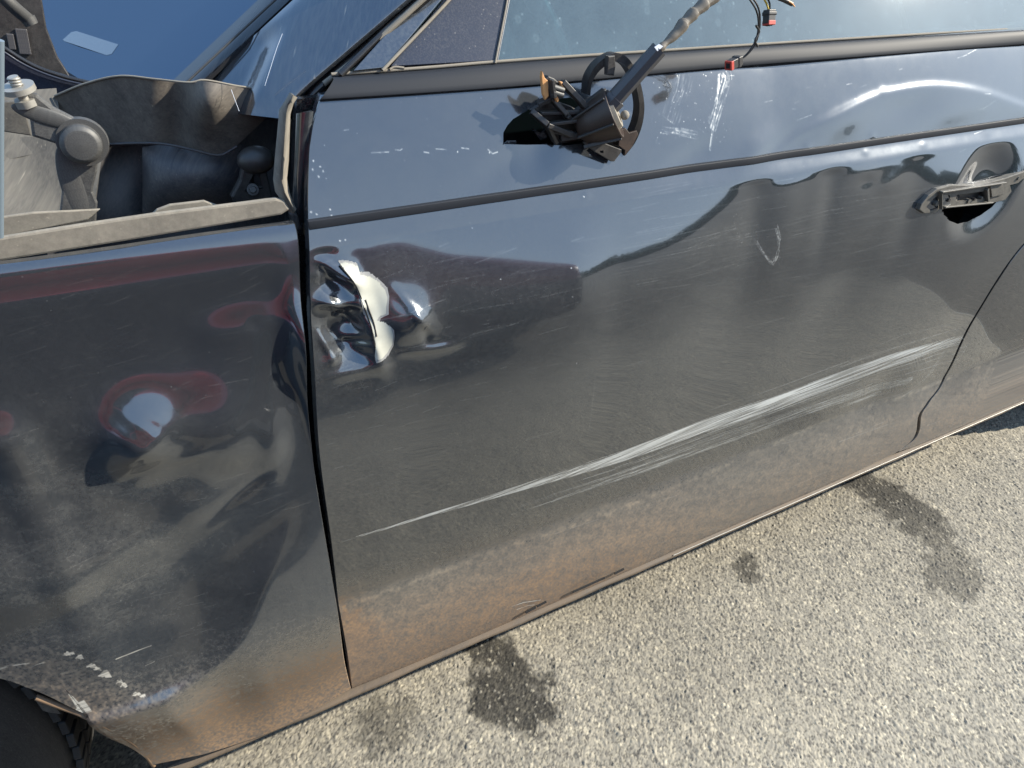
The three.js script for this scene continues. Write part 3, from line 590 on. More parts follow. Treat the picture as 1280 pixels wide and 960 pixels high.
// ---------------------------------------------------------------- the ground: worn asphalt with stained chips
{
  const X0 = -0.34, X1 = 1.96, Z0 = -0.36, Z1 = 0.95, st = 0.0021, nx = Math.round((X1 - X0) / st), nz = Math.round((Z1 - Z0) / st);
  const stains = [   // u, v, ru, rv, strength; the last entry paints shade under the wheel arch
    [615, 815, 30, 22, 1], [640, 860, 44, 40, 1], [660, 885, 34, 30, 1], [610, 865, 26, 30, 1], [478, 905, 36, 32, 0.62], [500, 890, 22, 20, 0.5],
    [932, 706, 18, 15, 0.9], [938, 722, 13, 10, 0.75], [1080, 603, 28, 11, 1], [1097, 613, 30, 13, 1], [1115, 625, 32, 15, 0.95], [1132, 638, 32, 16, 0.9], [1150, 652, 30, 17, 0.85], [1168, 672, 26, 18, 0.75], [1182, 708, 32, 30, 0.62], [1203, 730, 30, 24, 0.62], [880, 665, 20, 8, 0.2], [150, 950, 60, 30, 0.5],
  ].map(([u, v, a, b, s]) => { const p = atLevel(u, v), q = atLevel(u + a, v), r = atLevel(u, v - b); return [p.x, p.z, q.x - p.x, q.z - p.z, r.x - p.x, r.z - p.z, s]; });
  const stainAndShade = (x, z) => {
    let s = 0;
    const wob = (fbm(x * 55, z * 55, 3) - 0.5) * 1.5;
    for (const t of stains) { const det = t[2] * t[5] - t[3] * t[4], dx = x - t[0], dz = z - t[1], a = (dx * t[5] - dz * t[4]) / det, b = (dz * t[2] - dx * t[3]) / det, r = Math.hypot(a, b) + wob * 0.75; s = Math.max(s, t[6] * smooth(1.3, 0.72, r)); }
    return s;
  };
  const chip = (x, z, size, seed) => {   // nearest chip: distance share, number
    const i0 = Math.floor(x / size), j0 = Math.floor(z / size); let best = 9, second = 9, id = 0;
    for (let j = j0 - 1; j <= j0 + 1; j++) for (let i = i0 - 1; i <= i0 + 1; i++) {
      const a = hash(i + seed, j), b = hash(j - seed, i + 77), d = Math.hypot((i + 0.1 + 0.8 * a) * size - x, (j + 0.1 + 0.8 * b) * size - z) / size;
      if (d < best) { second = best; best = d; id = hash(i * 7 + seed, j * 13); } else if (d < second) second = d;
    }
    return [best, second, id];
  };
  const pos = [], col = [], uv = [], idx = [], tone = [0, 0, 0];
  const toneOf = (q) => { if (q < 0.08) return [0.115, 0.107, 0.092]; if (q < 0.45) return [0.21, 0.194, 0.16]; if (q < 0.80) return [0.262, 0.24, 0.193]; if (q < 0.97) return [0.315, 0.286, 0.222]; return [0.42, 0.38, 0.29]; };
  for (let j = 0; j <= nz; j++) for (let i = 0; i <= nx; i++) {
    const x = X0 + i * st, z = Z0 + j * st;
    const edge = Math.min(1, Math.min(i, nx - i, j, nz - j) / 6);
    const wx = x + (noise(x * 160, z * 160) - 0.5) * 0.004, wz = z + (noise(x * 160 + 40, z * 160) - 0.5) * 0.004;
    const [a, a2, ia] = chip(wx, wz, 0.0063, 11), [b, b2, ib] = chip(wx, wz, 0.0041, 57);
    let h = 0.0009 * clamp(1 - b * b * 2.2), c = toneOf(ib), gap = b2 - b < 0.12;
    if (ia < 0.62) { const hb = (0.0007 + 0.0017 * Math.pow(ia / 0.62, 2)) * clamp(1.15 - a * a * 3.4); if (hb > h + 0.0001) { h = hb; c = toneOf(hash(Math.floor(ia * 1e6), 5)); gap = false; } }
    const big = fbm(x * 3.1, z * 3.1, 3), s = stainAndShade(x, z), wet = s * (ia < 0.62 && h > 0.0012 && hash(Math.floor(ia * 1e5), 3) > 0.55 ? 0.25 : 1) * (0.8 + 0.2 * hash(i, j));
    const k = (0.88 + 0.4 * big) * (gap ? 0.5 : 1) * lerp(1, 0.36, smooth(0.48, 0.92, z + 0.35 * (fbm(x * 5, z * 5, 4) - 0.5))) * lerp(1, 0.10, wet);  // asphalt out of view is darkened so the car paint mirrors less brightness
    h += 0.003 * (fbm(x * 24, z * 24, 2) - 0.5) + 0.0005 * (hash(i, j) - 0.5);
    pos.push(x, h * edge, z); uv.push(x, z);
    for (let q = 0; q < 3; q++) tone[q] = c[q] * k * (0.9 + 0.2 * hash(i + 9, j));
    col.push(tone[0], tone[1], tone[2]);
  }
  for (let j = 0; j < nz; j++) for (let i = 0; i < nx; i++) { const a = j * (nx + 1) + i, b = a + 1, c = a + nx + 1, d = c + 1; idx.push(a, c, b, b, c, d); }
  const near = idx.length, FAR = 260;
  const quad = (x0, x1, z0, z1) => { const k = pos.length / 3; for (const [x, z] of [[x0, z0], [x1, z0], [x0, z1], [x1, z1]]) { pos.push(x, 0, z); uv.push(x, z); col.push(1, 1, 1); } idx.push(k, k + 2, k + 1, k + 1, k + 2, k + 3); };
  quad(-FAR, FAR, Z1, FAR); quad(-FAR, FAR, -FAR, Z0); quad(-FAR, X0, Z0, Z1); quad(X1, FAR, Z0, Z1);
  const g = new THREE.BufferGeometry();
  g.setAttribute('position', new THREE.Float32BufferAttribute(pos, 3)); g.setAttribute('color', new THREE.Float32BufferAttribute(col, 3)); g.setAttribute('uv', new THREE.Float32BufferAttribute(uv, 2)); g.setIndex(idx); g.computeVertexNormals();
  g.addGroup(0, near, 0); g.addGroup(near, idx.length - near, 1);
  const chips = new THREE.MeshStandardMaterial({ vertexColors: true, roughness: 0.9 });
  const t = pack(512, 512, (i, j, o) => { const q = chip(i / 512 * 0.5, j / 512 * 0.5, 0.0078125, 3), c = toneOf(q[2]), k = q[1] - q[0] < 0.12 ? 0.6 : 1; for (let m = 0; m < 3; m++) o[m] = c[m] * k * 0.36; }, true);  // far asphalt coloured darker to dim its mirror image in the door
  t.wrapS = t.wrapT = THREE.RepeatWrapping; t.repeat.set(2, 2);
  const far = new THREE.MeshStandardMaterial({ map: t, roughness: 0.92 });
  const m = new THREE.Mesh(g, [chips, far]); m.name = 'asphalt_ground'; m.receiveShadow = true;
  m.userData = { kind: 'structure', label: 'worn light asphalt with dark oil stains and painted arch shade beside the damaged car' };
  scene.add(m);
}

// ---------------------------------------------------------------- beyond the frame: what the paint mirrors
function loft(stations, n, power) {         // stations: x, z centre, half width, bottom, top, shoulder lean
  const rows = stations.map(([x, zc, hw, y0, y1]) => { const r = []; for (let k = 0; k <= n; k++) { const a = -Math.PI / 2 + k / n * Math.PI * 2, c = Math.cos(a), s = Math.sin(a), e = 2 / power; r.push(new V3(x, (y0 + y1) / 2 + Math.sign(s) * Math.pow(Math.abs(s), e) * (y1 - y0) / 2, zc + Math.sign(c) * Math.pow(Math.abs(c), e) * hw)); } return r; });
  return sheet(rows);
}
{
  const g = new THREE.Group(); g.name = 'red_car'; g.position.set(-0.45, 0, 2.0);
  g.userData = { label: 'red car parked beside the damaged car, behind the viewer', category: 'car' };
  scene.add(g);
  const base = new V3(-0.2, 0, 2.3), RED = new THREE.MeshPhysicalMaterial({ color: new THREE.Color().setRGB(0.72, 0.05, 0.04), roughness: 0.35, clearcoat: 1, clearcoatRoughness: 0.05, side: THREE.DoubleSide });
  const P = (n, q, m, parent = g) => mesh(n, q, m, parent, base);
  // body: upright lower side, then a shoulder that leans back over the bonnet
  const side = [[1.46, 0.24], [1.40, 0.34], [1.39, 0.60], [1.40, 0.76], [1.43, 0.80], [1.53, 0.86], [1.72, 0.955], [1.98, 1.045], [2.30, 1.08]];
  const sec = (x, s, dy) => side.map(([z, y]) => new V3(x, 0.24 + (y - 0.24) * dy, 2.3 + (z - 2.3) * s)).concat(side.slice(0, -1).reverse().map(([z, y]) => new V3(x, 0.24 + (y - 0.24) * dy, 2.3 - (z - 2.3) * s)));
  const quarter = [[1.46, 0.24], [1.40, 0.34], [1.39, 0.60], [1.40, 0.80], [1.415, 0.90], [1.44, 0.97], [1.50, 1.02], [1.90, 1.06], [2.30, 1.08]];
  P('shaded_quarter', sheet([[0.5, 1.001], [0.56, 1.004], [0.8, 1.004], [1.22, 0.984], [1.37, 0.90]].map(([x, s]) => quarter.map(([z, y]) => new V3(x, y, 2.3 + (z - 2.3) * s)))), new THREE.MeshPhysicalMaterial({ color: new THREE.Color().setRGB(0.20, 0.022, 0.028), roughness: 0.4, clearcoat: 1, clearcoatRoughness: 0.05, side: THREE.DoubleSide }));  // darker copy of the red paint: shade put into the colour
  P('body', sheet([[-2.75, 0.55, 0.62], [-2.65, 0.84, 0.86], [-2.3, 0.95, 0.95], [-1.5, 1, 1], [-0.2, 1, 1], [0.8, 1, 1], [1.22, 0.98, 0.98], [1.36, 0.9, 0.93], [1.40, 0.7, 0.8]].map((a) => sec(...a))), RED);
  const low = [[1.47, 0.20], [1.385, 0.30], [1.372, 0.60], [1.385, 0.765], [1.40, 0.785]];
  P('shaded_side', sheet([[-2.6, 0.88], [-2.3, 0.95], [-1.5, 1], [0.8, 1], [1.22, 0.98], [1.37, 0.92]].map(([x, s]) => low.map(([z, y]) => new V3(x, y, 2.3 + (z - 2.3) * s)))), new THREE.MeshPhysicalMaterial({ color: new THREE.Color().setRGB(0.045, 0.022, 0.026), roughness: 0.6, side: THREE.DoubleSide }));  // added panel; its dark maroon stands for shade on the lower body
  P('cabin', loft([[-1.75, 2.3, 0.72, 0.95, 1.06], [-1.2, 2.3, 0.70, 0.95, 1.42], [-0.3, 2.3, 0.70, 0.95, 1.46], [0.15, 2.3, 0.68, 0.95, 1.30], [0.5, 2.3, 0.7, 0.95, 1.08]], 48, 3.4), RED);
  const gl = new THREE.MeshPhysicalMaterial({ color: new THREE.Color().setRGB(0.02, 0.025, 0.025), roughness: 0.05 });
  P('window', plateWorld([[-1.4, 1.07], [-1.12, 1.33], [-0.62, 1.36], [-0.62, 1.09]], 1.60, 0.01), gl);
  P('window', plateWorld([[-0.57, 1.09], [-0.57, 1.36], [-0.15, 1.33], [0.2, 1.1]], 1.60, 0.01), gl);
  for (const x of [-1.95, 0.75]) for (const z of [1.46, 3.14]) {
    const w = new THREE.TorusGeometry(0.23, 0.095, 14, 40); w.scale(1, 1, 1.1); w.translate(x, 0.32, z);
    const t = P('wheel', w, M.tyre);
    const r = new THREE.CylinderGeometry(0.2, 0.2, 0.12, 28); r.rotateX(Math.PI / 2); r.translate(x, 0.32, z); P('rim', r, M.rim, t);
  }
  P('tail_light', [new RoundedBoxGeometry(0.05, 0.14, 0.3, 3, 0.02).translate(1.38, 0.8, 1.75)], M.red);
}
function plateWorld(pts, z, t) { const s = new THREE.Shape(pts.map(([x, y]) => new THREE.Vector2(x, y))); return new THREE.ExtrudeGeometry(s, { depth: t, bevelEnabled: false }).translate(0, 0, z); }
{ // far hedge along the edge of the yard
  const R = rng(5), gs = [];
  for (let k = 0; k < 70; k++) { const a = lerp(-0.2, Math.PI + 0.2, k / 69), d = 60 + 8 * R(), q = new THREE.IcosahedronGeometry(2.6 + 1.6 * R(), 3), p = q.attributes.position; for (let i = 0; i < p.count; i++) { const f = 0.8 + 0.5 * fbm(p.getX(i) * 1.3 + k * 7, p.getY(i) * 1.3 + p.getZ(i), 3); p.setXYZ(i, p.getX(i) * f, p.getY(i) * f, p.getZ(i) * f); } q.computeVertexNormals(); gs.push(q.translate(Math.cos(a) * d, 1.2, Math.sin(a) * d)); }
  const m = mesh('hedge', gs, new THREE.MeshStandardMaterial({ color: new THREE.Color().setRGB(0.05, 0.08, 0.045), roughness: 1 }), scene);
  m.userData = { kind: 'stuff', label: 'dark green hedge along the far edge of the yard', category: 'hedge' };
}

// ---------------------------------------------------------------- front door
const sillY = (x) => 0.186 + 0.016 * (x - 0.08);
const mirrorHole = on(doorField, [[629, 180], [629, 166], [634, 157], [641, 149], [656, 140], [672, 131], [690, 124], [712, 122], [738, 133], [746, 158], [735, 178], [706, 182], [690, 181], [660, 181]]);
const handleHole = on(doorField, [[1176, 260], [1180, 269], [1187, 276], [1197, 280], [1210, 277], [1226, 269], [1240, 259], [1246, 252], [1210, 254]]);
const doorFront = on(doorField, [[440, 860], [428, 780], [416, 690], [399, 560], [389, 400], [386, 290], [386, 210], [391, 160], [402, 120]]);
const doorRear = on(doorField, [[1120, 566], [1138, 552], [1145, 540], [1148, 520], [1158, 504], [1180, 470], [1215, 400], [1268, 318]]).concat([[1.292, 0.72], [1.318, 0.82], [1.336, 0.955]]);
const doorBottom = [doorFront[0]].concat([0.2, 0.4, 0.7, 0.95].map((x) => [x, sillY(x)]), [doorRear[0]]);
const doorTop = [doorFront[doorFront.length - 1]].concat(on(doorField, [[540, 108], [677, 98], [880, 80], [1280, 47]]), [doorRear[doorRear.length - 1]]);
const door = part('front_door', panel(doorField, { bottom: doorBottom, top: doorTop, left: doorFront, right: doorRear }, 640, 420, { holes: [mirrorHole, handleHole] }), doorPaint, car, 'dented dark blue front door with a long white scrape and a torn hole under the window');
{ // strip along the waist of the door
  const rows = [], N = 90;
  for (const [o, h] of [[0.0046, -0.004], [0.0044, 0.0012], [0.0034, 0.0026], [-0.0030, 0.0026], [-0.0042, 0.0014], [-0.0046, -0.004]]) { const r = []; for (let k = 0; k <= N; k++) { const x = lerp(doorFront[5][0] + 0.001, 1.325, k / N), y = moulding(x) + o; r.push(new V3(x, y, doorField.Z(x, moulding(x)) + h)); } rows.push(r); }
  part('trim_strip', sheet(rows.reverse()), M.belt, door);
}
// bare filler where the paint has burst off
const fillerEdge = on(doorField, [[424, 329], [430, 327], [439, 329], [447, 332], [450, 343], [461, 345], [473, 352], [481, 362], [484, 372], [482, 384], [482, 392], [473, 396], [471, 400], [482, 403], [488, 409], [491, 418], [490, 430], [484, 440], [478, 447], [470, 450], [468, 445], [469, 428], [466, 415], [462, 404], [457, 390], [452, 376], [448, 366], [444, 356], [436, 344]]);
{
  const xs = fillerEdge.map((p) => p[0]), ys = fillerEdge.map((p) => p[1]), x0 = Math.min(...xs) - 0.002, x1 = Math.max(...xs) + 0.002, y0 = Math.min(...ys) - 0.002, y1 = Math.max(...ys) + 0.002;
  const filler = M.filler, cx = (x0 + x1) / 2, cy = (y0 + y1) / 2;
  const wider = fillerEdge.map(([x, y], k) => { const d = Math.hypot(x - cx, y - cy), f = 1 + (0.0018 + 0.0022 * hash(k, 5)) / d; return [cx + (x - cx) * f, cy + (y - cy) * f]; }), m = 0.006;
  part('primer_edge', panel(doorField, { bottom: [[x0 - m, y0 - m], [x1 + m, y0 - m]], top: [[x0 - m, y1 + m], [x1 + m, y1 + m]], left: [[x0 - m, y0 - m], [x0 - m, y1 + m]], right: [[x1 + m, y0 - m], [x1 + m, y1 + m]] }, 52, 78, { keep: wider, rim: 0, lift: 0.0006 }), M.primer, door);
  part('exposed_filler', panel(doorField, { bottom: [[x0, y0], [x1, y0]], top: [[x0, y1], [x1, y1]], left: [[x0, y0], [x0, y1]], right: [[x1, y0], [x1, y1]] }, 46, 70, { keep: fillerEdge, rim: 0, lift: 0.0011 }), filler, door);
  const crack = (pts, w) => { const q = on(doorField, pts), L = q.map(([x, y]) => new V3(x, y, doorField.Z(x, y) + 0.0012)); return tube(L, w, 14, 5); };
  part('crack', crack([[424, 331], [440, 350], [447, 362], [456, 386], [464, 410], [468, 432]], 0.0007), M.dark, door);
  part('crack', crack([[456, 374], [460, 386], [466, 402], [470, 420]], 0.0009), M.dark, door);
}
// inside the door: dark shell behind the hole
part('inner_shell', plateWorld([[0.10, 0.21], [1.16, 0.22], [1.30, 0.75], [1.32, 0.93], [0.15, 0.93], [0.12, 0.85]], -0.135, 0.012), M.dark, door);
// torn edges of the hole
for (const [pts, dz] of [[[[664, 160], [676, 166], [682, 160], [684, 172], [676, 176]], -0.012], [[[676, 181], [684, 179], [688, 188], [681, 190]], 0.003], [[[697, 180], [704, 179], [703, 191], [699, 189]], 0.003], [[[629, 180], [634, 176], [645, 176], [646, 181]], -0.002]]) part('torn_edge', plate(pts, doorField.Z(0.34, 0.9) + dz, 0.0012, 0.0003), M.paint, door);

// belt moulding, pillar triangle, glass
const beltLow = [[398, 124], [540, 115], [677, 105], [880, 86], [1080, 70], [1290, 54]].map(([u, v]) => doorField.spot(u, v));
const beltHigh = [[416, 97], [540, 88], [620, 81], [880, 63], [1080, 50], [1290, 37]].map(([u, v]) => at(u, v, -0.059));
{
  const cl = new THREE.CatmullRomCurve3(beltLow), ch = new THREE.CatmullRomCurve3(beltHigh), rows = [];
  for (const [t, h, dy] of [[0, -0.006, -0.002], [0, 0.003, 0.0], [0.05, 0.0046, 0], [0.3, 0.0058, 0], [0.65, 0.006, 0], [0.94, 0.0048, 0], [1, 0.002, 0], [1.02, -0.012, 0]]) { const r = []; for (let k = 0; k <= 70; k++) { const s = k / 70, p = cl.getPoint(s).lerp(ch.getPoint(s), t); r.push(new V3(p.x, p.y + dy, p.z + h)); } rows.push(r); }
  part('belt_moulding', sheet(rows), M.belt, door);
  const lip = ch.getPoints(60).map((p) => new V3(p.x, p.y + 0.002, p.z - 0.004));
  part('glass_seal', tube(lip, 0.0016, 60, 6), M.seal, door);
}
const glassN = new V3(0, 0.50, 0.866), glassP = at(880, 63, -0.064);
const onGlass = (u, v, lift = 0) => atPlane(u, v, glassP.clone().addScaledVector(glassN, lift), glassN);
function skin(pts, t, lift, bend) {    // flat outline on the plane of the glass
  const ex = new V3(1, 0, 0), ey = new V3().crossVectors(glassN, ex), o = glassP.clone().addScaledVector(glassN, lift);
  const q = pts.map((p) => p.isVector3 ? p : onGlass(p[0], p[1], lift)).map((p) => p.clone().sub(o));
  const s = new THREE.Shape(q.map((p) => new THREE.Vector2(p.dot(ex), p.dot(ey))));
  const g = t > 0.0021 ? new THREE.ExtrudeGeometry(s, { depth: t, bevelEnabled: true, bevelThickness: 0.0008, bevelSize: 0.0008, bevelSegments: 2 }) : new THREE.ExtrudeGeometry(s, { depth: Math.max(t, 0.001), bevelEnabled: false });
  return g.applyMatrix4(new THREE.Matrix4().makeBasis(ex, ey, glassN)).translate(o.x, o.y, o.z);
}
function glassMaterial(tint, dust, amount, seed, ior) {
  const t = pack(512, 512, (i, j, o) => {
    const n = fbm(i / 40 + seed, j / 40, 4), sp = hash(i >> 1, (j >> 1) + seed) > 0.992 ? 0.35 : 0, drop = (() => { const a = Math.floor(i / 13), b = Math.floor(j / 17), r = Math.hypot(i / 13 - a - 0.2 - 0.6 * hash(a, b + seed), j / 17 - b - 0.2 - 0.6 * hash(b, a)); return hash(a + 3, b + seed) > 0.92 && r < 0.3 ? 0.07 * smooth(0.3, 0.22, r) * (0.4 + 0.6 * smooth(0.05, 0.25, r)) : 0; })();
    const c = clamp(amount * (0.7 + 0.6 * n) + sp * 0.5 + drop + (hash(i, j) - 0.5) * 0.05);
    o[0] = 1 - c; o[1] = lerp(0.02, 0.3, 0); o[2] = 0;
  });
  t.wrapS = t.wrapT = THREE.RepeatWrapping; t.repeat.set(2, 2);
  const m = new THREE.MeshPhysicalMaterial({ color: new THREE.Color().setRGB(...dust), transmission: 1, transmissionMap: t, thickness: 0, roughness: 0.03, ior, side: THREE.DoubleSide });
  m.name = tint;
  return m;
}
const sideGlass = glassMaterial('side_glass', [0.34, 0.46, 0.49], 0.115, 4, 1.9);  // teal film: dust with the sky reflection put into its colour
const glassAt = (x, y) => new V3(x, y, glassP.z - (y - glassP.y) * 0.50 / 0.866);
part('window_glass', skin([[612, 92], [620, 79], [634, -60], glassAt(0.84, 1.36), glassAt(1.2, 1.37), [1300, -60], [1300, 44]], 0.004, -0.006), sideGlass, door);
part('corner_panel', skin([[487, 86], [556, 0], [604, -60], [644, -60], [634, 0], [619, 78]], 0.006, -0.002), M.navyPlastic, door);
part('window_seal', [tube([onGlass(619, 79, 0.006), onGlass(634, 0, 0.006), onGlass(643, -60, 0.006)], 0.0011, 20, 6)], M.seal, door);
part('window_frame', skin([[440, 93], [478, 88], [568, -20], [610, -70], [588, -70], [535, -12]], 0.008, 0.0), M.paint, door);
part('window_seal', [tube([onGlass(478, 88, 0.009), onGlass(572, -12, 0.009), onGlass(612, -62, 0.009)], 0.0016, 20, 6), tube([onGlass(487, 87, 0.006), onGlass(492, 84, 0.006), onGlass(505, 85, 0.006)], 0.0012, 8, 5)], M.seal, door);
part('window_seal', [tube([onGlass(425, 94, 0.006), onGlass(528, -8, 0.006), onGlass(580, -62, 0.006)], 0.0030, 20, 6)], M.blackGloss, door);

// handle bracket left bare in its hollow
{
  const z0 = 0.018;
  const hb = part('handle_bracket', [
    plate([[1149, 262], [1152, 255], [1161, 244], [1172, 236], [1190, 231], [1222, 232], [1256, 223], [1290, 211], [1290, 240], [1262, 249], [1236, 255], [1186, 259], [1170, 266], [1155, 267]], z0, 0.010, 0.001, [[[1157, 259], [1165, 249], [1173, 243], [1173, 260], [1163, 264]], [[1177, 243], [1188, 243], [1188, 255], [1177, 258]], [[1195, 243], [1232, 238], [1232, 248], [1194, 253]], [[1262, 231], [1276, 227], [1276, 236], [1264, 241]]]),
    bar(at(1176, 240, z0 + 0.004), at(1256, 228, z0 + 0.004), 0.0022, 0.006), bar(at(1180, 259, z0 + 0.003), at(1240, 253, z0 + 0.003), 0.002, 0.005),
    bar(at(1176, 239, z0 + 0.003), at(1176, 261, z0 + 0.003), 0.0015, 0.005), bar(at(1233, 236, z0 + 0.002), at(1234, 251, z0 + 0.002), 0.004, 0.006),
  ], M.handle, car, 'dusty bare bracket of the missing door handle');
  part('handle_backing', plate([[1152, 262], [1162, 246], [1190, 235], [1290, 216], [1290, 236], [1190, 257], [1165, 264]], z0 - 0.007, 0.012), M.plastic, hb);
  for (const [u, v, r] of [[1167, 253, 4.5], [1182, 249, 3], [1207, 250, 3.5], [1214, 248, 2.4], [1223, 246, 2.4], [1269, 222, 3]]) { const p = at(u, v, z0 - 0.004), q = p.clone().add(new V3(0, 0, 0.006)); part('screw', rod(p, q, r * 0.0009, r * 0.0008, 14), u % 2 ? M.handle : M.plastic, hb); }
  part('clip', plate([[1238, 233], [1254, 230], [1255, 243], [1240, 247]], z0 + 0.003, 0.006, 0.001), M.handle, hb);
  part('lock_barrel', rod(at(1281, 230, 0.0), at(1281, 230, 0.016), 0.010, 0.009, 20), M.handle, hb);
}

// ---------------------------------------------------------------- rear door, sill, rear wing and roof
const gapped = (pts, dx) => pts.map(([x, y]) => [x + dx, y]);
{
  const left = gapped(doorRear, 0.0075).map(([x, y], k) => [x + (k < 5 ? 0.0025 : 0), y]); left[0] = [left[0][0] - 0.002, left[0][1]];
  const far = 1.86;
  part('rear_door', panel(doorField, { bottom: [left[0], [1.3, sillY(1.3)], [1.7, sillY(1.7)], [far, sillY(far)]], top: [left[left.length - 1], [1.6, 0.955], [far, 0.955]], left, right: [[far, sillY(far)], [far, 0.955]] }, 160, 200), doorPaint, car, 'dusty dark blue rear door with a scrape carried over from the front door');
  const W = 2.2, arch = []; for (let k = 0; k <= 14; k++) { const a = Math.PI - k / 14 * Math.PI; arch.push([W + 0.345 * Math.cos(a), 0.30 + 0.345 * Math.sin(a)]); }
  part('rear_wing', panel(doorField, { bottom: [[1.8655, sillY(1.86)], ...arch, [2.75, 0.26]], top: [[1.8655, 0.955], [2.3, 0.95], [2.75, 0.93]], left: [[1.8655, sillY(1.86)], [1.8655, 0.955]], right: [[2.75, 0.26], [2.75, 0.93]] }, 120, 60), M.paint);
}
{ // rolled edge of the sill under the doors, with open slots
  const rows = [], prof = [[0.006, -0.030], [0.0035, -0.0215], [-0.0005, -0.0195], [-0.004, -0.022], [-0.009, -0.025], [-0.013, -0.030], [-0.012, -0.045], [0.02, -0.07]];
  for (const [dy, z] of prof) { const r = []; for (let k = 0; k <= 120; k++) { const x = lerp(-0.16, 1.86, k / 120); r.push(new V3(x, sillY(x) - 0.004 + dy, z - 0.001 + 0.0006 * Math.sin(x * 23) + 0.0005 * Math.sin(x * 61))); } rows.push(r); }
  const sillMat = dusty('sill_dirt', [0.045, 0.04, 0.034], [0.18, 0.13, 0.085], 0.45, { rough: [0.5, 1], seed: 31, size: 0.12, coarse: 5 });
  const s = part('sill', sheet(rows), sillMat, car, 'rolled sill edge caked with brown dirt');
  for (const [u0, v0, u1, v1] of [[657, 766, 670, 759], [671, 758, 683, 752], [716, 740, 756, 722], [768, 717, 780, 711]]) { const a = at(u0, v0, -0.0195), b = at(u1, v1, -0.0195); part('drain_slot', bar(a, b, 0.0042, 0.0016, new V3(0, 0, 1), 0.0004), M.dark, s); }
  part('sill_flange', tube(Array.from({ length: 12 }, (_, k) => new V3(lerp(0.62, 1.86, k / 11), sillY(lerp(0.62, 1.86, k / 11)) - 0.0005, -0.0208)), 0.0009, 60, 6), M.zinc, s);
}
function wheel(x, z, turn) {
  const T = (g) => g.rotateX(Math.PI / 2).rotateY(turn).translate(x, 0.315, z);
  const prof = [[0.20, -0.10], [0.225, -0.108], [0.27, -0.112], [0.298, -0.105], [0.312, -0.092], [0.317, -0.06], [0.318, 0], [0.317, 0.06], [0.312, 0.092], [0.298, 0.105], [0.27, 0.112], [0.225, 0.108], [0.20, 0.10]].map(([r, y]) => new THREE.Vector2(r, y));
  const t = part('wheel', T(new THREE.LatheGeometry(prof, 96)), M.tyre);
  const blocks = [];
  for (let k = 0; k < 84; k++) for (const [y, w, l] of [[-0.088, 0.026, 0.017], [-0.048, 0.030, 0.018], [0, 0.03, 0.0185], [0.048, 0.03, 0.018], [0.088, 0.026, 0.017]]) { const b = new RoundedBoxGeometry(0.008, w, l, 1, 0.0015); b.rotateX((y < 0 ? 1 : -1) * 0.25); b.translate(0.3195 - Math.abs(y) * 0.03, y, 0); b.rotateY((k + (y > 0 ? 0.5 : 0) * 1) / 84 * Math.PI * 2); blocks.push(b); }
  const tr = mesh('tread', T(mergeGeometries(blocks)), M.tyre, t, CAR); tr.userData.kind = 'stuff';
  const rimG = [new THREE.LatheGeometry([[0.02, 0.02], [0.06, 0.035], [0.16, 0.045], [0.196, 0.08], [0.205, 0.105], [0.2, 0.11]].map(([r, y]) => new THREE.Vector2(r, y)), 48)];
  for (let k = 0; k < 7; k++) rimG.push(new RoundedBoxGeometry(0.17, 0.03, 0.035, 2, 0.008).translate(0.11, 0.06, 0).rotateY(k / 7 * Math.PI * 2));
  part('rim', T(mergeGeometries(rimG.map((q) => q.index ? q.toNonIndexed() : q))), M.rim, t);
}
wheel(2.2, -0.145, 0); wheel(-0.53, -0.155, -0.10);

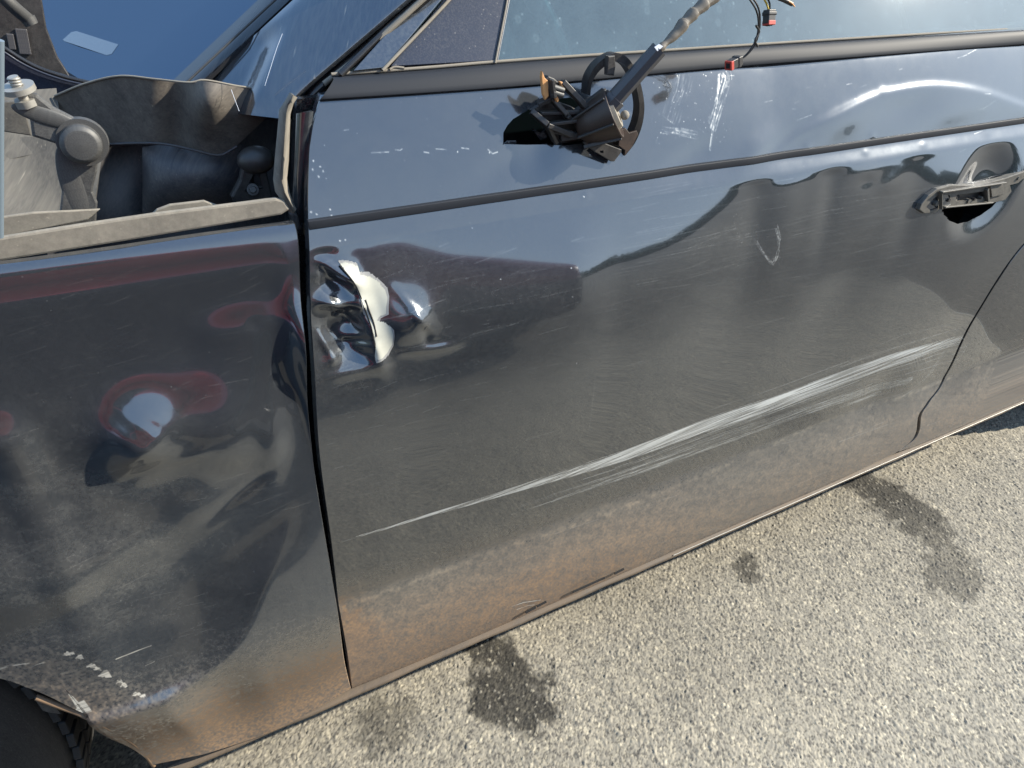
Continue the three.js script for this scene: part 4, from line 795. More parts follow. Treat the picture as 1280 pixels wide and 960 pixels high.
// ---------------------------------------------------------------- front wing
{
  const right = seamPts();
  const archPts = on(wingField, [[190, 956], [176, 938], [150, 918], [122, 902], [96, 888], [60, 870], [30, 858], [0, 848]]).concat([[-0.30, 0.54], [-0.40, 0.63], [-0.53, 0.665], [-0.66, 0.63], [-0.78, 0.5], [-0.85, 0.30]]).reverse();
  for (let k = archPts.length - 2; k > 6; k--) archPts[k][0] = Math.min(archPts[k][0], archPts[k + 1][0] - 0.004);
  const bottom = archPts.concat([[-0.05, sillY(-0.05)], right[0]]);
  const top = [[-0.90, 0.875], [-0.5, 0.872], [-0.2, 0.863], ...on(wingField, [[0, 332], [120, 316], [240, 298], [368, 280]])];
  right.push(top[top.length - 1]);
  const corner = archPts[archPts.length - 1], cut = [[corner[0], corner[1]], [corner[0], wingTop(corner[0]) + 0.004]];
  const topY = curve(top);
  cut[1] = [cut[1][0], topY(cut[1][0])];
  const part1 = panel(wingField, { bottom: [corner, [-0.05, sillY(-0.05)], right[0]], top: [cut[1], ...top.filter((p) => p[0] > cut[1][0])], left: cut, right }, 230, 320, { rim: 0.008, open: 'left' });
  const part2 = panel(wingField, { bottom: archPts, top: [...top.filter((p) => p[0] < cut[1][0]), cut[1]], left: [archPts[0], top[0]], right: cut }, 220, 320, { rim: 0.008, open: 'right' });
  const whole = mergeVertices(mergeGeometries([part1, part2]), 1e-5);
  part('front_wing', whole, wingPaint, car, 'crumpled dark blue front wing with brown dirt above the wheel arch');
  // rolled lip of the arch, torn from the wing at one place
  const lip = on(wingField, [[192, 959], [178, 941], [150, 920], [122, 905], [96, 893], [76, 886], [44, 874]]).map(([x, y]) => new V3(x, y - 0.002, wingField.Z(x, y) - 0.004));
  part('arch_lip', tube(lip, 0.003, 50, 8), dusty('lip', [0.03, 0.026, 0.02], [0.30, 0.19, 0.11], 0.6, { seed: 33, size: 0.1 }));
  const p = wingField.spot(60, 885);
  part('torn_lip', plate([[43, 874], [52, 873], [66, 881], [77, 893], [62, 891], [54, 889]], p.z - 0.006, 0.003, 0.0006), M.hinge);
  // dark liner inside the arch
  const liner = []; for (let k = 0; k <= 20; k++) { const a = lerp(-0.15, Math.PI + 0.15, k / 20), r = []; for (const z of [-0.02, -0.12, -0.3]) r.push(new V3(-0.53 + 0.372 * Math.cos(a), 0.31 + 0.36 * Math.sin(a), z)); liner.push(r); }
  part('arch_liner', sheet(liner), M.dark);
}
function seamPts() { return on(wingField, [[438, 861], [425, 790], [409, 690], [394, 600], [389, 560], [383, 480], [378, 400], [374, 340], [372, 300]]); }
// dark pillar seen through the gap between wing and door
part('door_pillar', [plateWorld([[0.055, 0.16], [0.14, 0.16], [0.16, 0.5], [0.18, 0.94], [0.135, 0.94], [0.115, 0.84], [0.09, 0.8]], -0.075, 0.012)], M.blackGloss);

// ---------------------------------------------------------------- bare engine bay beside the scuttle
part('wing_flange', plate([[-60, 308], [0, 297], [100, 281], [195, 267], [300, 254], [345, 248], [356, 251], [363, 262], [352, 269], [270, 283], [150, 303], [0, 327], [-60, 338]], -0.022, 0.006, 0.002), M.seal, car, 'dusty beige flange along the top of the front wing');
part('wing_flange', (() => { const a = [[365, 117], [360, 126], [352, 138], [346, 200], [344, 224], [346, 238], [356, 252], [366, 268]], b = [[369, 120], [364, 128], [360, 142], [358, 200], [356, 222], [359, 240], [364, 255], [368, 262]]; return sheet([a.map(([u, v]) => at(u, v, -0.03)), a.map(([u, v], i) => at(lerp(u, b[i][0], 0.6), lerp(v, b[i][1], 0.6), -0.022)), b.map(([u, v]) => at(u, v, -0.036))], 0.002); })(), M.seal, car, 'upright dusty flange at the rear end of the wing');
part('pillar_strip', sheet([[[374, 142], [372, 200], [368, 262], [370, 288]], [[379, 140], [377, 200], [374, 262], [374, 292]], [[388, 138], [384, 200], [381, 270], [381, 292]]].map((r, i) => r.map(([u, v]) => at(u, v, -0.045 + (i === 1 ? 0.006 : 0)))), 0.003), M.paint);
part('pillar_rubber', plate([[366, 264], [372, 268], [377, 284], [372, 290], [366, 283], [362, 268]], -0.026, 0.008, 0.002), M.blackTrim);
{ // dusty sheet that stands behind the wing, dented by the crash
  const top = [[68, 121], [105, 106], [150, 96], [195, 100], [240, 104], [252, 101], [300, 109], [366, 117]], bot = [[55, 172], [90, 184], [130, 180], [170, 178], [205, 179], [240, 186], [275, 193], [296, 182]];
  const rows = [];
  for (let k = 0; k <= 14; k++) { const t = k / 14, r = []; for (let j = 0; j <= 42; j++) { const a = along(top, j / 42), b = along(bot, j / 42), u = lerp(a[0], b[0], t), v = lerp(a[1], b[1], t); const z = -0.115 - 0.00034 * Math.max(0, 232 - u) + 0.018 * Math.exp(-Math.pow((u - 262) / 26, 2) - Math.pow((v - 128) / 34, 2)) - 0.016 * Math.exp(-Math.pow((u - 222) / 18, 2)) + 0.010 * Math.exp(-Math.pow((u - 325) / 24, 2) - Math.pow((v - 140) / 18, 2)) - 0.00012 * Math.max(0, u - 290) - 0.012 * t; r.push(at(u, v, z)); } rows.push(r); }
  const fl = part('scuttle_sheet', sheet(rows, 0.0016), M.flap, car, 'dusty brown bent sheet metal beside the windscreen');
  part('rim_edge', tube(top.map(([u, v]) => at(u, v - 1, -0.114 - 0.00034 * Math.max(0, 232 - u) - 0.00012 * Math.max(0, u - 290))), 0.0009, 50, 5), M.seal, fl);
  part('seam', tube(bot.map(([u, v]) => at(u, v + 1, -0.126 - 0.00034 * Math.max(0, 232 - u))), 0.0012, 50, 6), M.bay, fl);
  part('scratch', tube([at(289, 112, -0.097), at(294, 126, -0.095), at(299, 139, -0.094)], 0.0002, 10, 4), M.white, fl);
}
{ // dark hollow under the sheet, inner wing and shelf
  const zb = -0.17;
  part('inner_panel', sheet(bilinear(at(60, 330, zb), at(380, 300, zb), at(60, 150, zb - 0.03), at(380, 110, zb - 0.03), 8, 12, (p, s, t) => { p.z += 0.012 * Math.sin(s * 9) * Math.sin(t * 5); }), 0.003), M.bay);
  const r = []; for (let k = 0; k <= 10; k++) { const q = []; for (let j = 0; j <= 24; j++) { const s = j / 24, t = k / 10; const u = lerp(178, 318, s), v = lerp(268, 184, t) + 12 * Math.sin(s * 3.1) * t * -0.6; q.push(at(u, v, -0.155 + 0.03 * Math.pow(Math.sin(Math.PI * s), 0.6) * Math.sin(Math.PI * t * 0.9 + 0.2))); } r.push(q); }
  part('inner_bulge', sheet(r), M.bay);
  part('inner_wing', sheet(bilinear(at(-60, 300, -0.10), at(118, 268, -0.115), at(-60, 178, -0.14), at(130, 168, -0.16), 6, 10, (p, s, t) => { p.z += 0.006 * Math.sin(s * 6 + t * 3); }), 0.003), M.bayDust);
  part('inner_wing_step', sheet(bilinear(at(-60, 215, -0.135), at(80, 186, -0.15), at(-60, 120, -0.16), at(70, 112, -0.18), 4, 8), 0.003), M.bayDust);
  part('shelf', plate([[-60, 305], [0, 297], [110, 275], [125, 262], [40, 266], [-60, 280]], -0.05, 0.004, 0.001), M.seal);
  part('shelf', plate([[186, 272], [196, 262], [212, 256], [255, 251], [275, 258], [300, 256], [330, 252], [340, 250], [200, 270]], -0.045, 0.004, 0.001), M.seal);
  // small black bracket with its bolt
  const b = part('hinge_bracket', plate([[305, 196], [318, 188], [335, 190], [338, 200], [332, 208], [342, 250], [294, 256], [289, 246], [300, 225]], -0.10, 0.010, 0.002, [[[315, 214], [326, 210], [332, 238], [303, 242]]]), M.plastic);
  part('bolt', [rod(at(316, 237, -0.115), at(316, 237, -0.099), 0.0065, 0.0055, 12), rod(at(316, 237, -0.10), at(316, 237, -0.094), 0.0036, 0.003, 6)], M.hinge, b);
  part('rubber_stop', (() => { const g = new THREE.SphereGeometry(0.017, 24, 16); g.scale(1, 0.75, 0.8); const p = at(320, 200, -0.105); return g.translate(p.x, p.y, p.z); })(), M.plastic, b);
}
{ // bonnet hinge
  const z = -0.055, h = part('bonnet_hinge', plate([[30, 128], [33, 116], [46, 118], [66, 134], [107, 155], [119, 166], [124, 181], [118, 195], [101, 200], [84, 192], [78, 183], [40, 171], [37, 148]], z, 0.007, 0.0022), M.hinge, car, 'grey steel bonnet hinge with a round pivot and a bolt on its arm');
  part('lower_arm', plate([[81, 192], [123, 184], [121.5, 214], [117, 232], [116, 240], [122, 254], [121, 266], [120, 284], [72, 288], [78, 235]], z - 0.008, 0.007, 0.0014), M.hinge, h);
  const swell = (u, v, zz, a, b, rot) => { const g = new THREE.SphereGeometry(1, 28, 18); g.scale(a, b, 0.0018).rotateZ(rot); const p = at(u, v, zz); return g.translate(p.x, p.y, p.z); };
  part('rib', swell(58, 146, z - 0.0002, 0.022, 0.0062, -0.45), M.hinge, h);
  part('rib', swell(93, 236, z - 0.009, 0.009, 0.034, 0), M.hinge, h);
  const c = at(103, 178, z);
  part('pivot', [(() => { const g = new THREE.LatheGeometry([[0, 0.0112], [0.0105, 0.0108], [0.0118, 0.0098], [0.0138, 0.0086], [0.0144, 0.007], [0.0146, -0.002]].map(([r, y]) => new THREE.Vector2(r, y)), 40); g.rotateX(Math.PI / 2); return g.translate(c.x - 0.001, c.y, c.z); })(), rod(c.clone().add(new V3(0, 0, -0.004)), c.clone().add(new V3(0, 0, 0.0015)), 0.0185, 0.0178, 32)], M.hinge, h);
  const t = at(24, 112, z), up = new V3(-0.12, 0.98, 0.2).normalize(), q = (s) => t.clone().addScaledVector(up, s);
  part('washer', rod(q(-0.001), q(0.003), 0.0112, 0.0112, 28), M.zinc, h);
  part('bolt', [rod(q(-0.012), q(-0.007), 0.0075, 0.0075, 6), rod(q(-0.012), q(0.0095), 0.0036, 0.0036, 12), ...[0.004, 0.006, 0.008].map((s) => { const g = new THREE.TorusGeometry(0.0037, 0.0007, 6, 18); g.rotateX(Math.PI / 2); const p = q(s); return g.translate(p.x, p.y, p.z); })], M.zinc, h);
  part('bracket_plate', plate([[-30, 128], [28, 126], [40, 170], [-30, 160]], z - 0.03, 0.004, 0.001), M.bayDust, h);
}
part('support_rod', rod(at(-1, 50, 0.02), at(-1, 296, 0.0), 0.0028, 0.0028, 12), M.rod, car, 'pale blue support rod at the bonnet hinge');

// ---------------------------------------------------------------- scuttle, windscreen, front pillar
const scrP = at(215, 102, -0.19), scrN = new V3(-0.46, 0.82, 0.26).normalize();
const onScr = (u, v, l = 0) => atPlane(u, v, scrP.clone().addScaledVector(scrN, l), scrN);
{
  const glassPts = [[88, 98], [72, 72], [58, 36], [51, -6], [50, -60], [420, -60], [334, 0], [216, 110], [150, 110]];
  const c = glassPts.map(([u, v]) => onScr(u, v));
  const far = c[4].clone().add(new V3(-0.02, 0, -0.5));
  const S = scrP, ex = new V3().crossVectors(scrN, new V3(0, 0, -1)).normalize(), ey = new V3().crossVectors(scrN, ex).normalize();
  // long sheet of the screen: edge along the pillar, running across the car
  const pb = onScr(216, 110), pt = onScr(334, 0), dir = pt.clone().sub(pb).normalize();
  const cross = new V3().crossVectors(scrN, dir).normalize(); if (cross.z > 0) cross.negate();
  const screen = (s, t) => { const p = pb.clone().addScaledVector(dir, -0.16 + s * 1.1), q = Math.min(t, 0.35); return p.addScaledVector(cross, t * 1.35).add(new V3(-0.10 * t * t, 0.36 * t * t - 0.04 * t * t * t, 0)); };
  const find = (u, v) => { let best = 1e9, bs = 0, bt = 0; for (let a = 0; a <= 160; a++) for (let b = 0; b <= 160; b++) { const p = screen(a / 160 * 0.6, b / 160 * 0.6), d = p.clone().sub(EYE), w = d.dot(FWD), e = Math.hypot(640 + FOCAL * d.dot(RIGHT) / w - u, 480 - FOCAL * d.dot(UPV) / w - v); if (e < best) { best = e; bs = a / 160 * 0.6; bt = b / 160 * 0.6; } } return screen(bs, bt).addScaledVector(scrN, 0.0045); };
  const rows = []; for (let k = 0; k <= 16; k++) { const r = []; for (let j = 0; j <= 20; j++) { r.push(screen(j / 20, k / 16)); } rows.push(r); }
  const scr = new THREE.MeshPhysicalMaterial({ color: new THREE.Color().setRGB(0.004, 0.007, 0.013), specularColor: new THREE.Color().setRGB(0.32, 0.62, 1), roughness: 0.04, ior: 2.0, side: THREE.DoubleSide }); scr.name = 'windscreen_glass';
  const w = part('windscreen', sheet(rows, 0.004), scr);
  const frit = (pts) => { const q = pts.map(([u, v]) => find(u, v)); return sheet([q.slice(0, Math.ceil(q.length / 2)), q.slice(Math.ceil(q.length / 2)).reverse()]); };
  part('sensor_patch', frit([[83, 55], [92, 45], [98, 44], [152, 60], [150, 64], [143, 71], [137, 71], [83, 57]]), new THREE.MeshPhysicalMaterial({ color: new THREE.Color().setRGB(0.30, 0.30, 0.30), metalness: 0.9, roughness: 0.25, side: THREE.DoubleSide }), w);
  part('screen_border', sheet([[[210, 106], [326, -4], [395, -66]], [[230, 112], [346, -4], [415, -66]], [[249, 108], [366, -4], [436, -66]]].map((r, i) => r.map(([u, v]) => onScr(u, v, 0.004 + (i === 1 ? 0.003 : 0)))), 0.004), M.blackGloss, w);
  part('screen_border', tube([onScr(232, 104, 0.011), onScr(348, -4, 0.011), onScr(418, -66, 0.011)], 0.0012, 20, 6), M.blackTrim, w);
  // scuttle: black grille, navy edge panel
  const Q = (pts, z, t, m, n, l) => part(n, plate(pts, z, t, 0.001), m, car, l);
  const gr = Q([[-60, -60], [50, -60], [51, -6], [58, 36], [72, 72], [88, 97], [46, 84], [10, 66], [-60, 40]], -0.30, 0.01, M.plastic, 'scuttle_grille', 'black scuttle grille in front of the windscreen');
  part('wiper_arm', [tube([at(-6, -14, -0.26), at(14, 6, -0.265), at(36, 25, -0.28)], 0.006, 20, 8), rod(at(34, 22, -0.278), at(40, 31, -0.278), 0.007, 0.006, 12)], M.hinge, gr);
  part('slot', [bar(at(12, 42, -0.298), at(16, 62, -0.298), 0.006, 0.003), bar(at(26, 36, -0.298), at(32, 68, -0.298), 0.010, 0.003)], M.bay, gr);
  const ed = Q([[-60, 30], [5, 60], [46, 85], [118, 106], [100, 130], [60, 175], [-60, 175]], -0.21, 0.01, M.navyPlastic, 'scuttle_edge', 'navy panel under the scuttle grille');
  part('edge_seal', [tube([[-60, 28], [3, 59], [25, 73], [48, 85], [80, 96], [118, 105]].map(([u, v]) => at(u, v, -0.205)), 0.0022, 40, 6)], M.blackGloss, ed);
  part('edge_seal', [tube([[-60, 33], [3, 64], [25, 78], [48, 89], [80, 100], [112, 107]].map(([u, v]) => at(u, v, -0.204)), 0.0012, 40, 6)], M.navyPlastic, ed);
}
{ // front pillar and the corner where the wing met it
  const inn = [[236, 135], [248, 106], [307, 54], [366, 0], [436, -64]], out = [[366, 150], [388, 118], [440, 72], [527, -2], [600, -64]], N = 26, rows = [];
  for (let k = 0; k <= N; k++) {
    const t = k / N, r = [];
    for (let j = 0; j <= 40; j++) {
      const a = along(inn, j / 40), b = along(out, j / 40), u = lerp(a[0], b[0], t), v = lerp(a[1], b[1], t);
      const lv = (u - 330) * (33 - 108) - (v - 108) * (365 - 330);          // side of the dent line
      const dent = smooth(0, 2200, lv) * 0.016 * smooth(20, 60, v);
      r.push(at(u, v, lerp(-0.15, -0.072, Math.pow(t, 0.75)) - dent - 0.02 * smooth(0.9, 1, t)));
    }
    rows.push(r);
  }
  const pl = part('front_pillar', sheet(rows, 0.002), M.paint, car, 'dark blue windscreen pillar creased beside the bent sheet');
  part('scratch', tube([[331, 107], [339, 82], [346, 60], [353, 42]].map(([u, v]) => at(u, v, lerp(-0.15, -0.072, Math.pow(0.7, 0.75)) + 0.003)), 0.00025, 20, 4), M.white, pl);
  part('roof_seal', tube([[405, 105], [440, 78], [480, 43], [530, -2], [600, -66]].map(([u, v]) => at(u, v, -0.076)), 0.0026, 40, 7), M.seal, pl);
  part('roof_seal', tube([[383, 133], [392, 118], [408, 103], [446, 71], [486, 36], [536, -8]].map(([u, v]) => at(u, v, -0.086)), 0.0055, 40, 7), M.blackGloss, pl);
}
{ // roof and inside of the cabin
  const a = new V3(0.78, 1.37, -0.27), rows = [];
  for (let k = 0; k <= 10; k++) { const r = []; for (let j = 0; j <= 16; j++) { const s = j / 16, t = k / 10; r.push(new V3(lerp(0.55, 2.4, s), 1.33 + 0.10 * Math.sin(Math.PI * (0.15 + 0.7 * s)) + 0.05 * Math.sin(Math.PI * t) - 0.12 * smooth(0.7, 1, s), lerp(-0.27, -1.5, t))); } rows.push(r); }
  part('roof', sheet(rows, 0.02), M.paint);
  { // upper run of the front pillar, and the open engine bay with the far wing
    const low = [[436, -64], [518, -64], [600, -64]].map(([u, v], i) => at(u, v, [-0.155, -0.10, -0.086][i])), high = [new V3(0.74, 1.36, -0.36), new V3(0.80, 1.375, -0.31), new V3(0.86, 1.37, -0.27)];
    part('front_pillar', sheet([low, low.map((p, i) => p.clone().lerp(high[i], 0.5).add(new V3(0, 0.012, 0.006))), high], 0.02), M.paint);
    part('engine_bay', [sheet([[new V3(-0.95, 0.62, -0.16), new V3(-0.06, 0.62, -0.22)], [new V3(-0.95, 0.62, -1.6), new V3(-0.06, 0.62, -1.6)]], 0.02), sheet([[new V3(-0.95, 0.3, -0.05), new V3(-0.95, 0.3, -1.75)], [new V3(-0.95, 0.86, -0.05), new V3(-0.95, 0.86, -1.75)]], 0.02), sheet([[new V3(-0.06, 0.6, -0.24), new V3(-0.06, 0.6, -1.6)], [new V3(-0.05, 0.9, -0.32), new V3(-0.05, 0.9, -1.6)]], 0.02), new RoundedBoxGeometry(0.5, 0.2, 0.6, 4, 0.05).translate(-0.52, 0.7, -0.85)], M.dark);
    part('far_wing', sheet([[new V3(-0.95, 0.86, -1.62), new V3(0.05, 0.92, -1.62)], [new V3(-0.95, 0.82, -1.80), new V3(0.05, 0.86, -1.80)], [new V3(-0.95, 0.3, -1.82), new V3(0.05, 0.3, -1.82)]], 0.01), M.paint);
  }
  part('rear_pillar', sheet([[new V3(1.24, 0.95, -0.07), new V3(1.20, 1.2, -0.21), new V3(1.16, 1.42, -0.29)], [new V3(1.34, 0.95, -0.07), new V3(1.30, 1.2, -0.21), new V3(1.26, 1.42, -0.29)]], 0.03), M.blackTrim);
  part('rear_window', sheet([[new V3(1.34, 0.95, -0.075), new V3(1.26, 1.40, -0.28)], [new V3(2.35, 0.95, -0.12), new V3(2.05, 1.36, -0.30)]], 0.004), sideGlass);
  part('closed_cabin_wall', [sheet([[new V3(-0.1, 0.2, -1.62), new V3(2.6, 0.2, -1.62)], [new V3(-0.1, 1.42, -1.50), new V3(2.6, 1.42, -1.50)]], 0.02), sheet([[new V3(0.1, 0.2, -0.2), new V3(0.1, 0.2, -1.6)], [new V3(0.02, 0.93, -0.2), new V3(0.02, 0.93, -1.6)]], 0.02), sheet([[new V3(2.5, 0.2, -0.1), new V3(2.5, 0.2, -1.6)], [new V3(2.3, 1.4, -0.25), new V3(2.3, 1.4, -1.5)]], 0.02)], M.cabin);  // far sheet added in place of windows to keep outside brightness out
  part('dashboard', sheet(bilinear(new V3(0.12, 0.90, -0.2), new V3(0.12, 0.90, -1.55), new V3(0.48, 0.92, -0.2), new V3(0.48, 0.92, -1.55), 10, 10, (p, s, t) => { p.y -= 0.10 * t * t; }), 0.03), M.cabin);
  part('door_card', sheet([[new V3(0.2, 0.25, -0.15), new V3(1.3, 0.25, -0.15)], [new V3(0.2, 0.93, -0.15), new V3(1.3, 0.93, -0.15)], [new V3(0.2, 0.945, -0.10), new V3(1.3, 0.945, -0.10)]], 0.004), M.cabin);
  part('seat', [new RoundedBoxGeometry(0.5, 0.22, 0.5, 4, 0.06).translate(1.0, 0.48, -0.5), new RoundedBoxGeometry(0.16, 0.68, 0.5, 4, 0.06).rotateZ(-0.3).translate(1.32, 0.8, -0.5), new RoundedBoxGeometry(0.09, 0.2, 0.28, 4, 0.04).rotateZ(-0.2).translate(1.44, 1.2, -0.5)], new THREE.MeshPhysicalMaterial({ color: new THREE.Color().setRGB(0.16, 0.16, 0.165), roughness: 0.8 }));
  part('cabin_floor', new THREE.BoxGeometry(2.5, 0.04, 1.5).translate(1.3, 0.2, -0.86), M.cabin);
  const w = new THREE.TorusGeometry(0.185, 0.014, 12, 60); w.rotateY(Math.PI / 2); w.rotateZ(0.45); w.translate(0.52, 0.93, -0.46);
  part('steering_wheel', [w, rod(new V3(0.42, 0.89, -0.46), new V3(0.52, 0.93, -0.46), 0.05, 0.06, 20)], new THREE.MeshPhysicalMaterial({ color: new THREE.Color().setRGB(0.25, 0.27, 0.27), roughness: 0.35 }));
  part('seat_belt', tube([at(1118, -20, -0.2), at(1126, 10, -0.19), at(1135, 42, -0.18)], 0.004, 20, 6), M.dark);
}

// ---------------------------------------------------------------- torn-off door mirror: broken frame, ring, stub and cables
{
  const near = (u, v, z) => at(u, v, z * 0.72 - 0.024), slab = (q, z, t, b, h) => plate(q, z * 0.72 - 0.024, t, b, h);
  const mi = part('broken_mirror', [
    // lattice of the foot
    bar(near(664, 139, 0.0), near(684, 156, 0.012), 0.0052, 0.010), bar(near(683, 156, 0.012), near(713, 168, 0.012), 0.0048, 0.009),
    bar(near(675, 141, -0.002), near(737, 140, 0.014), 0.0032, 0.008), bar(near(685, 155, 0.010), near(732, 149, 0.014), 0.0032, 0.008),
    bar(near(689, 123, 0.004), near(707, 143, 0.010), 0.0042, 0.010), bar(near(707, 143, 0.010), near(712, 150, 0.006), 0.0042, 0.010),
    bar(near(702, 102, 0.012), near(724, 125, 0.018), 0.0052, 0.010), bar(near(723, 124, 0.018), near(755, 163, 0.022), 0.0050, 0.010),
    bar(near(690, 162, 0.006), near(716, 168, 0.010), 0.006, 0.007), bar(near(672, 130, -0.004), near(690, 122, 0.002), 0.004, 0.010),
    bar(near(700, 172, 0.004), near(752, 164, 0.018), 0.006, 0.008), bar(near(684, 157, 0.010), near(694, 178, 0.000), 0.004, 0.008),
    bar(near(720, 168, 0.006), near(740, 146, 0.012), 0.003, 0.007),
  ], M.plastic, car, 'broken black foot of the torn-off door mirror with cables hanging over the window');
  part('back_plate', slab([[664, 138], [676, 131], [690, 124], [712, 132], [738, 146], [750, 164], [728, 176], [700, 180], [692, 170], [680, 158]], -0.012, 0.006, 0.001), M.plastic, mi);
  // knuckle with its springs and orange pieces
  part('knuckle', [slab([[680, 101], [686, 95], [693, 98], [702, 106], [706, 121], [692, 123], [686, 128]], 0.006, 0.008, 0.001), bar(near(689, 99, 0.016), near(692, 122, 0.016), 0.0035, 0.008)], M.plastic, mi);
  for (const [a, b] of [[[692, 109], [704, 113]], [[691, 115], [703, 119]]]) part('spring', rod(near(...a, 0.018), near(...b, 0.018), 0.0028, 0.0028, 12), M.hinge, mi);
  part('broken_clip', slab([[677, 96], [678, 89], [681, 97], [685, 101], [686, 120], [682, 125], [679, 118]], 0.014, 0.004, 0.0006), M.orange, mi);
  part('broken_clip', slab([[700, 102], [706, 103], [708, 110], [705, 114], [702, 108]], 0.018, 0.004, 0.0006), M.orange, mi);
  part('broken_clip', slab([[693, 121], [697, 119], [699, 125], [697, 128]], 0.018, 0.004, 0.0006), M.orange, mi);
  // cone that opens towards the stub
  const A = near(722, 163, 0.006), B = near(768, 141, 0.034), ax = B.clone().sub(A).normalize(), len = A.distanceTo(B);
  const cone = new THREE.LatheGeometry([[0.008, 0], [0.015, 0.1], [0.0195, 0.4], [0.0225, 0.75], [0.0245, 0.96], [0.0245, 1], [0.0228, 1], [0.0215, 0.9], [0.012, 0.86], [0.0, 0.85]].map(([r, y]) => new THREE.Vector2(r, y * len)), 40);
  cone.applyQuaternion(new THREE.Quaternion().setFromUnitVectors(new V3(0, 1, 0), ax)).translate(A.x, A.y, A.z);
  part('housing', cone, M.brownPlastic, mi, 'dirty dark funnel-shaped housing at the foot of the stub');
  const fins = []; for (let k = 0; k < 6; k++) { const a = k / 6 * 6.283 + 0.4, s = new V3(0, 0, 1).cross(ax).normalize(), t = new V3().crossVectors(ax, s), d = s.clone().multiplyScalar(Math.cos(a)).addScaledVector(t, Math.sin(a)); fins.push(bar(A.clone().addScaledVector(d, 0.017), A.clone().addScaledVector(ax, len * 0.95).addScaledVector(d, 0.0245), 0.002, 0.004, d)); }
  part('rib', fins, M.plastic, mi);
  // stub
  const S0 = near(766, 126, 0.034), S1 = near(824, 61, 0.060), sd = S1.clone().sub(S0).normalize();
  part('stub', [rod(S0.clone().addScaledVector(sd, -0.012), S1, 0.0086, 0.0080, 8), rod(S0.clone().addScaledVector(sd, -0.004), S0.clone().addScaledVector(sd, 0.004), 0.0108, 0.0108, 8)].map((q) => { const f = q.toNonIndexed(); f.computeVertexNormals(); return f; }), dusty('stub_plastic', [0.03, 0.032, 0.04], [0.42, 0.38, 0.32], 0.07, { seed: 41, size: 0.03, rough: [0.38, 0.9] }), mi, 'eight-sided dark stub dusty along its underside');
  part('collar', [rod(B.clone().addScaledVector(ax, -0.004), B.clone().addScaledVector(ax, 0.003), 0.0175, 0.015, 24), (() => { const g = new THREE.SphereGeometry(0.0045, 12, 10), p = near(781, 144, 0.04); return g.translate(p.x, p.y, p.z); })()], M.seal, mi);
  part('label', slab([[818, 59], [824, 55], [829, 58], [822, 64]], 0.068, 0.0006, 0), M.white, mi);
  // ring round the housing, broken open below
  const ringPts = [[735, 118], [737, 100], [746, 84], [758, 74], [770, 69], [783, 74], [794, 90], [801, 112], [804, 135], [801, 156], [793, 176], [782, 193]];
  const zr = (k) => 0.012 + 0.020 * Math.sin(k / 11 * Math.PI);
  const wide = [0.004, 0.0055, 0.0065, 0.007, 0.0075, 0.007, 0.006, 0.0055, 0.006, 0.0075, 0.0085, 0.003], rr = [[], [], [], [], []];
  const P = new THREE.CatmullRomCurve3(ringPts.map(([u, v], k) => near(u, v, zr(k)))), ctr = near(768, 132, 0.025);
  for (let k = 0; k <= 60; k++) { const p = P.getPoint(k / 60), c = p.clone().sub(ctr).setZ(0).normalize(), w = along(wide.map((q, i) => [i, q]), k / 60)[1] * 0.75; const s = [[1, 0], [1, -0.011], [-1, -0.011], [-1, 0], [1, 0]]; s.forEach(([o, d], i) => rr[i].push(p.clone().addScaledVector(c, o * w * (o < 0 ? 1 : 0.35)).add(new V3(0, 0, d)))); }
  const ring = part('ring', [0, 1, 2, 3].map((i) => sheet([rr[i], rr[i + 1]])), M.plastic, mi, 'thin black ring around the stub, broken open at its lower end');
  part('tab', slab([[760, 70], [769, 69], [770, 82], [768, 95], [759, 94], [759, 82]], 0.034, 0.006, 0.0012), M.plastic, ring);
  part('broken_end', slab([[776, 163], [782, 160], [787, 166], [796, 163], [798, 168], [790, 184], [781, 195], [781, 188], [773, 182]], 0.022, 0.003, 0.0006), M.brownPlastic, ring);
  part('blade', slab([[729, 178], [740, 173], [777, 187], [777, 190], [768, 202], [764, 202], [744, 190]], 0.022, 0.003, 0.0006, [[[749, 188], [755, 187], [755, 192], [750, 192]]]), M.plastic, mi);
  part('blade', slab([[752, 162], [775, 171], [775, 184], [762, 180], [747, 170]], 0.010, 0.003, 0.0006), M.plastic, mi);
  // cable sheath and the wires that come out of it
  const sh = [[824, 62], [833, 53], [845, 42], [856, 28], [870, 14], [885, 2], [900, -8], [925, -16], [950, -14]].map(([u, v], k) => near(u, v, 0.060 - 0.001 * k));
  const cv = new THREE.CatmullRomCurve3(sh), sg = new THREE.TubeGeometry(cv, 90, 0.0055, 12), sp = sg.attributes.position;
  for (let i = 0; i < sp.count; i++) { const k = Math.floor(i / 13) / 90, c = cv.getPoint(k), f = (0.62 + 0.38 * smooth(0.1, 0.2, k)) * (1 + 0.16 * (fbm(k * 30, (i % 12) * 0.9, 3) - 0.5) + 0.1 * Math.sin(k * 60)); sp.setXYZ(i, c.x + (sp.getX(i) - c.x) * f, c.y + (sp.getY(i) - c.y) * f, c.z + (sp.getZ(i) - c.z) * f); }
  sg.computeVertexNormals();
  const cable = part('cable', sg, dusty('cable_sheath', [0.025, 0.022, 0.02], [0.38, 0.32, 0.24], 0.28, { seed: 43, size: 0.04, rough: [0.5, 1] }), mi);
  const W = (pts, r, m) => part('wire', tube(pts.map(([u, v, z]) => near(u, v, z)), r, 40, 6), m, cable);
  W([[930, -14, 0.05], [941, -2, 0.052], [948, 10, 0.052], [950, 24, 0.05], [948, 44, 0.048], [941, 60, 0.046], [932, 70, 0.044], [924, 75, 0.043]], 0.0009, M.wire);
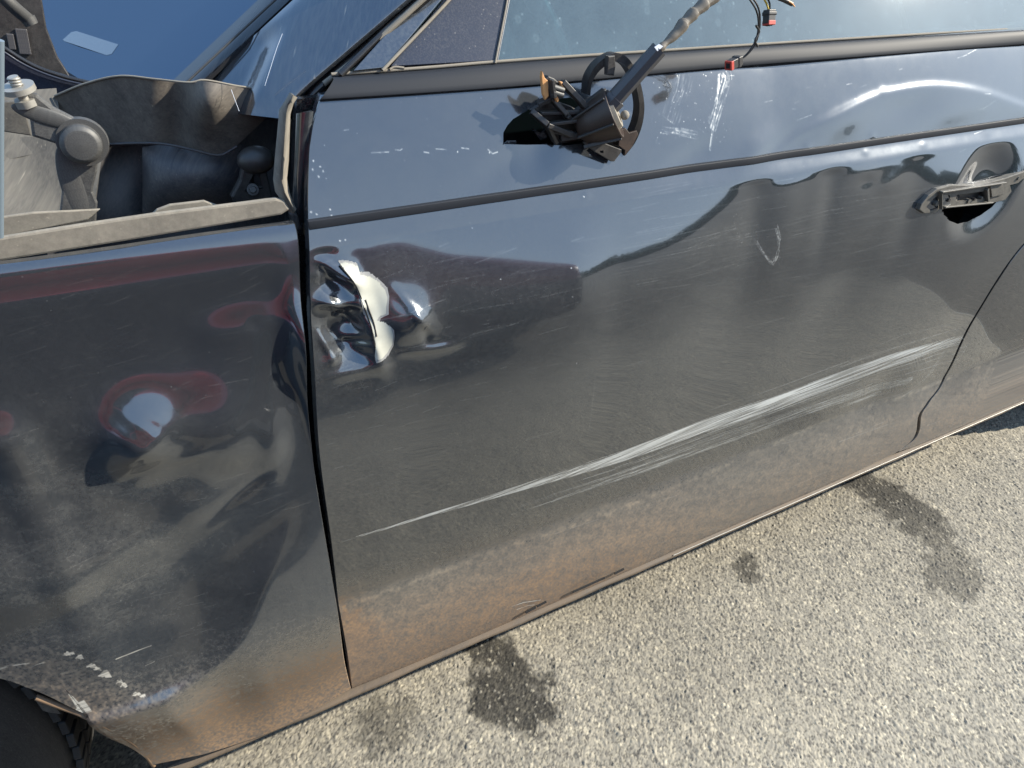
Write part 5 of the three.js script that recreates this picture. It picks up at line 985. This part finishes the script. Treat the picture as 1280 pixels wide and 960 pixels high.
  W([[928, -14, 0.052], [937, -1, 0.055], [945, 12, 0.055], [948, 26, 0.053], [946, 46, 0.051], [938, 62, 0.049], [930, 71, 0.046], [924, 76, 0.045]], 0.0009, M.wire);
  W([[945, 32, 0.053], [949, 40, 0.051], [944, 50, 0.052], [947, 58, 0.049]], 0.0011, M.wire);
  W([[935, -14, 0.048], [952, -4, 0.048], [958, 4, 0.047], [961, 14, 0.046]], 0.0009, M.yellow);
  W([[938, -14, 0.046], [956, -5, 0.046], [962, 4, 0.045], [962, 14, 0.044]], 0.0009, M.wire);
  W([[940, -15, 0.05], [965, -6, 0.05], [980, 0, 0.05], [990, 5, 0.05]], 0.0024, M.wire);
  for (let k = 0; k < 5; k++) W([[978 + k, -1 + k * 0.5, 0.05], [985 + k, 2 + k * 0.4, 0.05 + 0.001 * k], [990 + k * 0.8, 3 + k * 1.3, 0.051]], 0.0007, k % 2 ? M.copper : M.orange);
  const plug = (a, b, z, w) => { const p = near(...a, z), q = near(...b, z + 0.004), c = part('connector', [bar(p, q, w, w * 0.9, new V3(0, 0, 1), 0.001), bar(p.clone().lerp(q, 0.15), p.clone().lerp(q, 0.42), w * 1.15, w * 1.05, new V3(0, 0, 1), 0.001)], M.plastic, cable, 'small black connector with a red face'); const d = q.clone().sub(p).normalize(), e = q.clone().addScaledVector(d, 0.0012); part('face', [bar(q.clone().addScaledVector(d, -0.003), e, w * 0.96, w * 0.97, new V3(0, 0, 1), 0.0006)], M.red, c); part('socket', bar(e.clone().addScaledVector(d, -0.001), e.clone().addScaledVector(d, 0.0006), w * 0.55, w * 0.5, new V3(0, 0, 1), 0.0003), M.dark, c); };
  plug([925, 75], [911, 82], 0.044, 0.0092);
  plug([962, 12], [961, 30], 0.045, 0.0096);
}

// ---------------------------------------------------------------- picture
const renderer = new THREE.WebGLRenderer({ antialias: true });
renderer.setSize(1024, 768);
renderer.toneMapping = THREE.LinearToneMapping;
renderer.toneMappingExposure = EXPOSURE;
renderer.shadowMap.enabled = true;
renderer.shadowMap.type = THREE.PCFSoftShadowMap;
renderer.render(scene, camera);
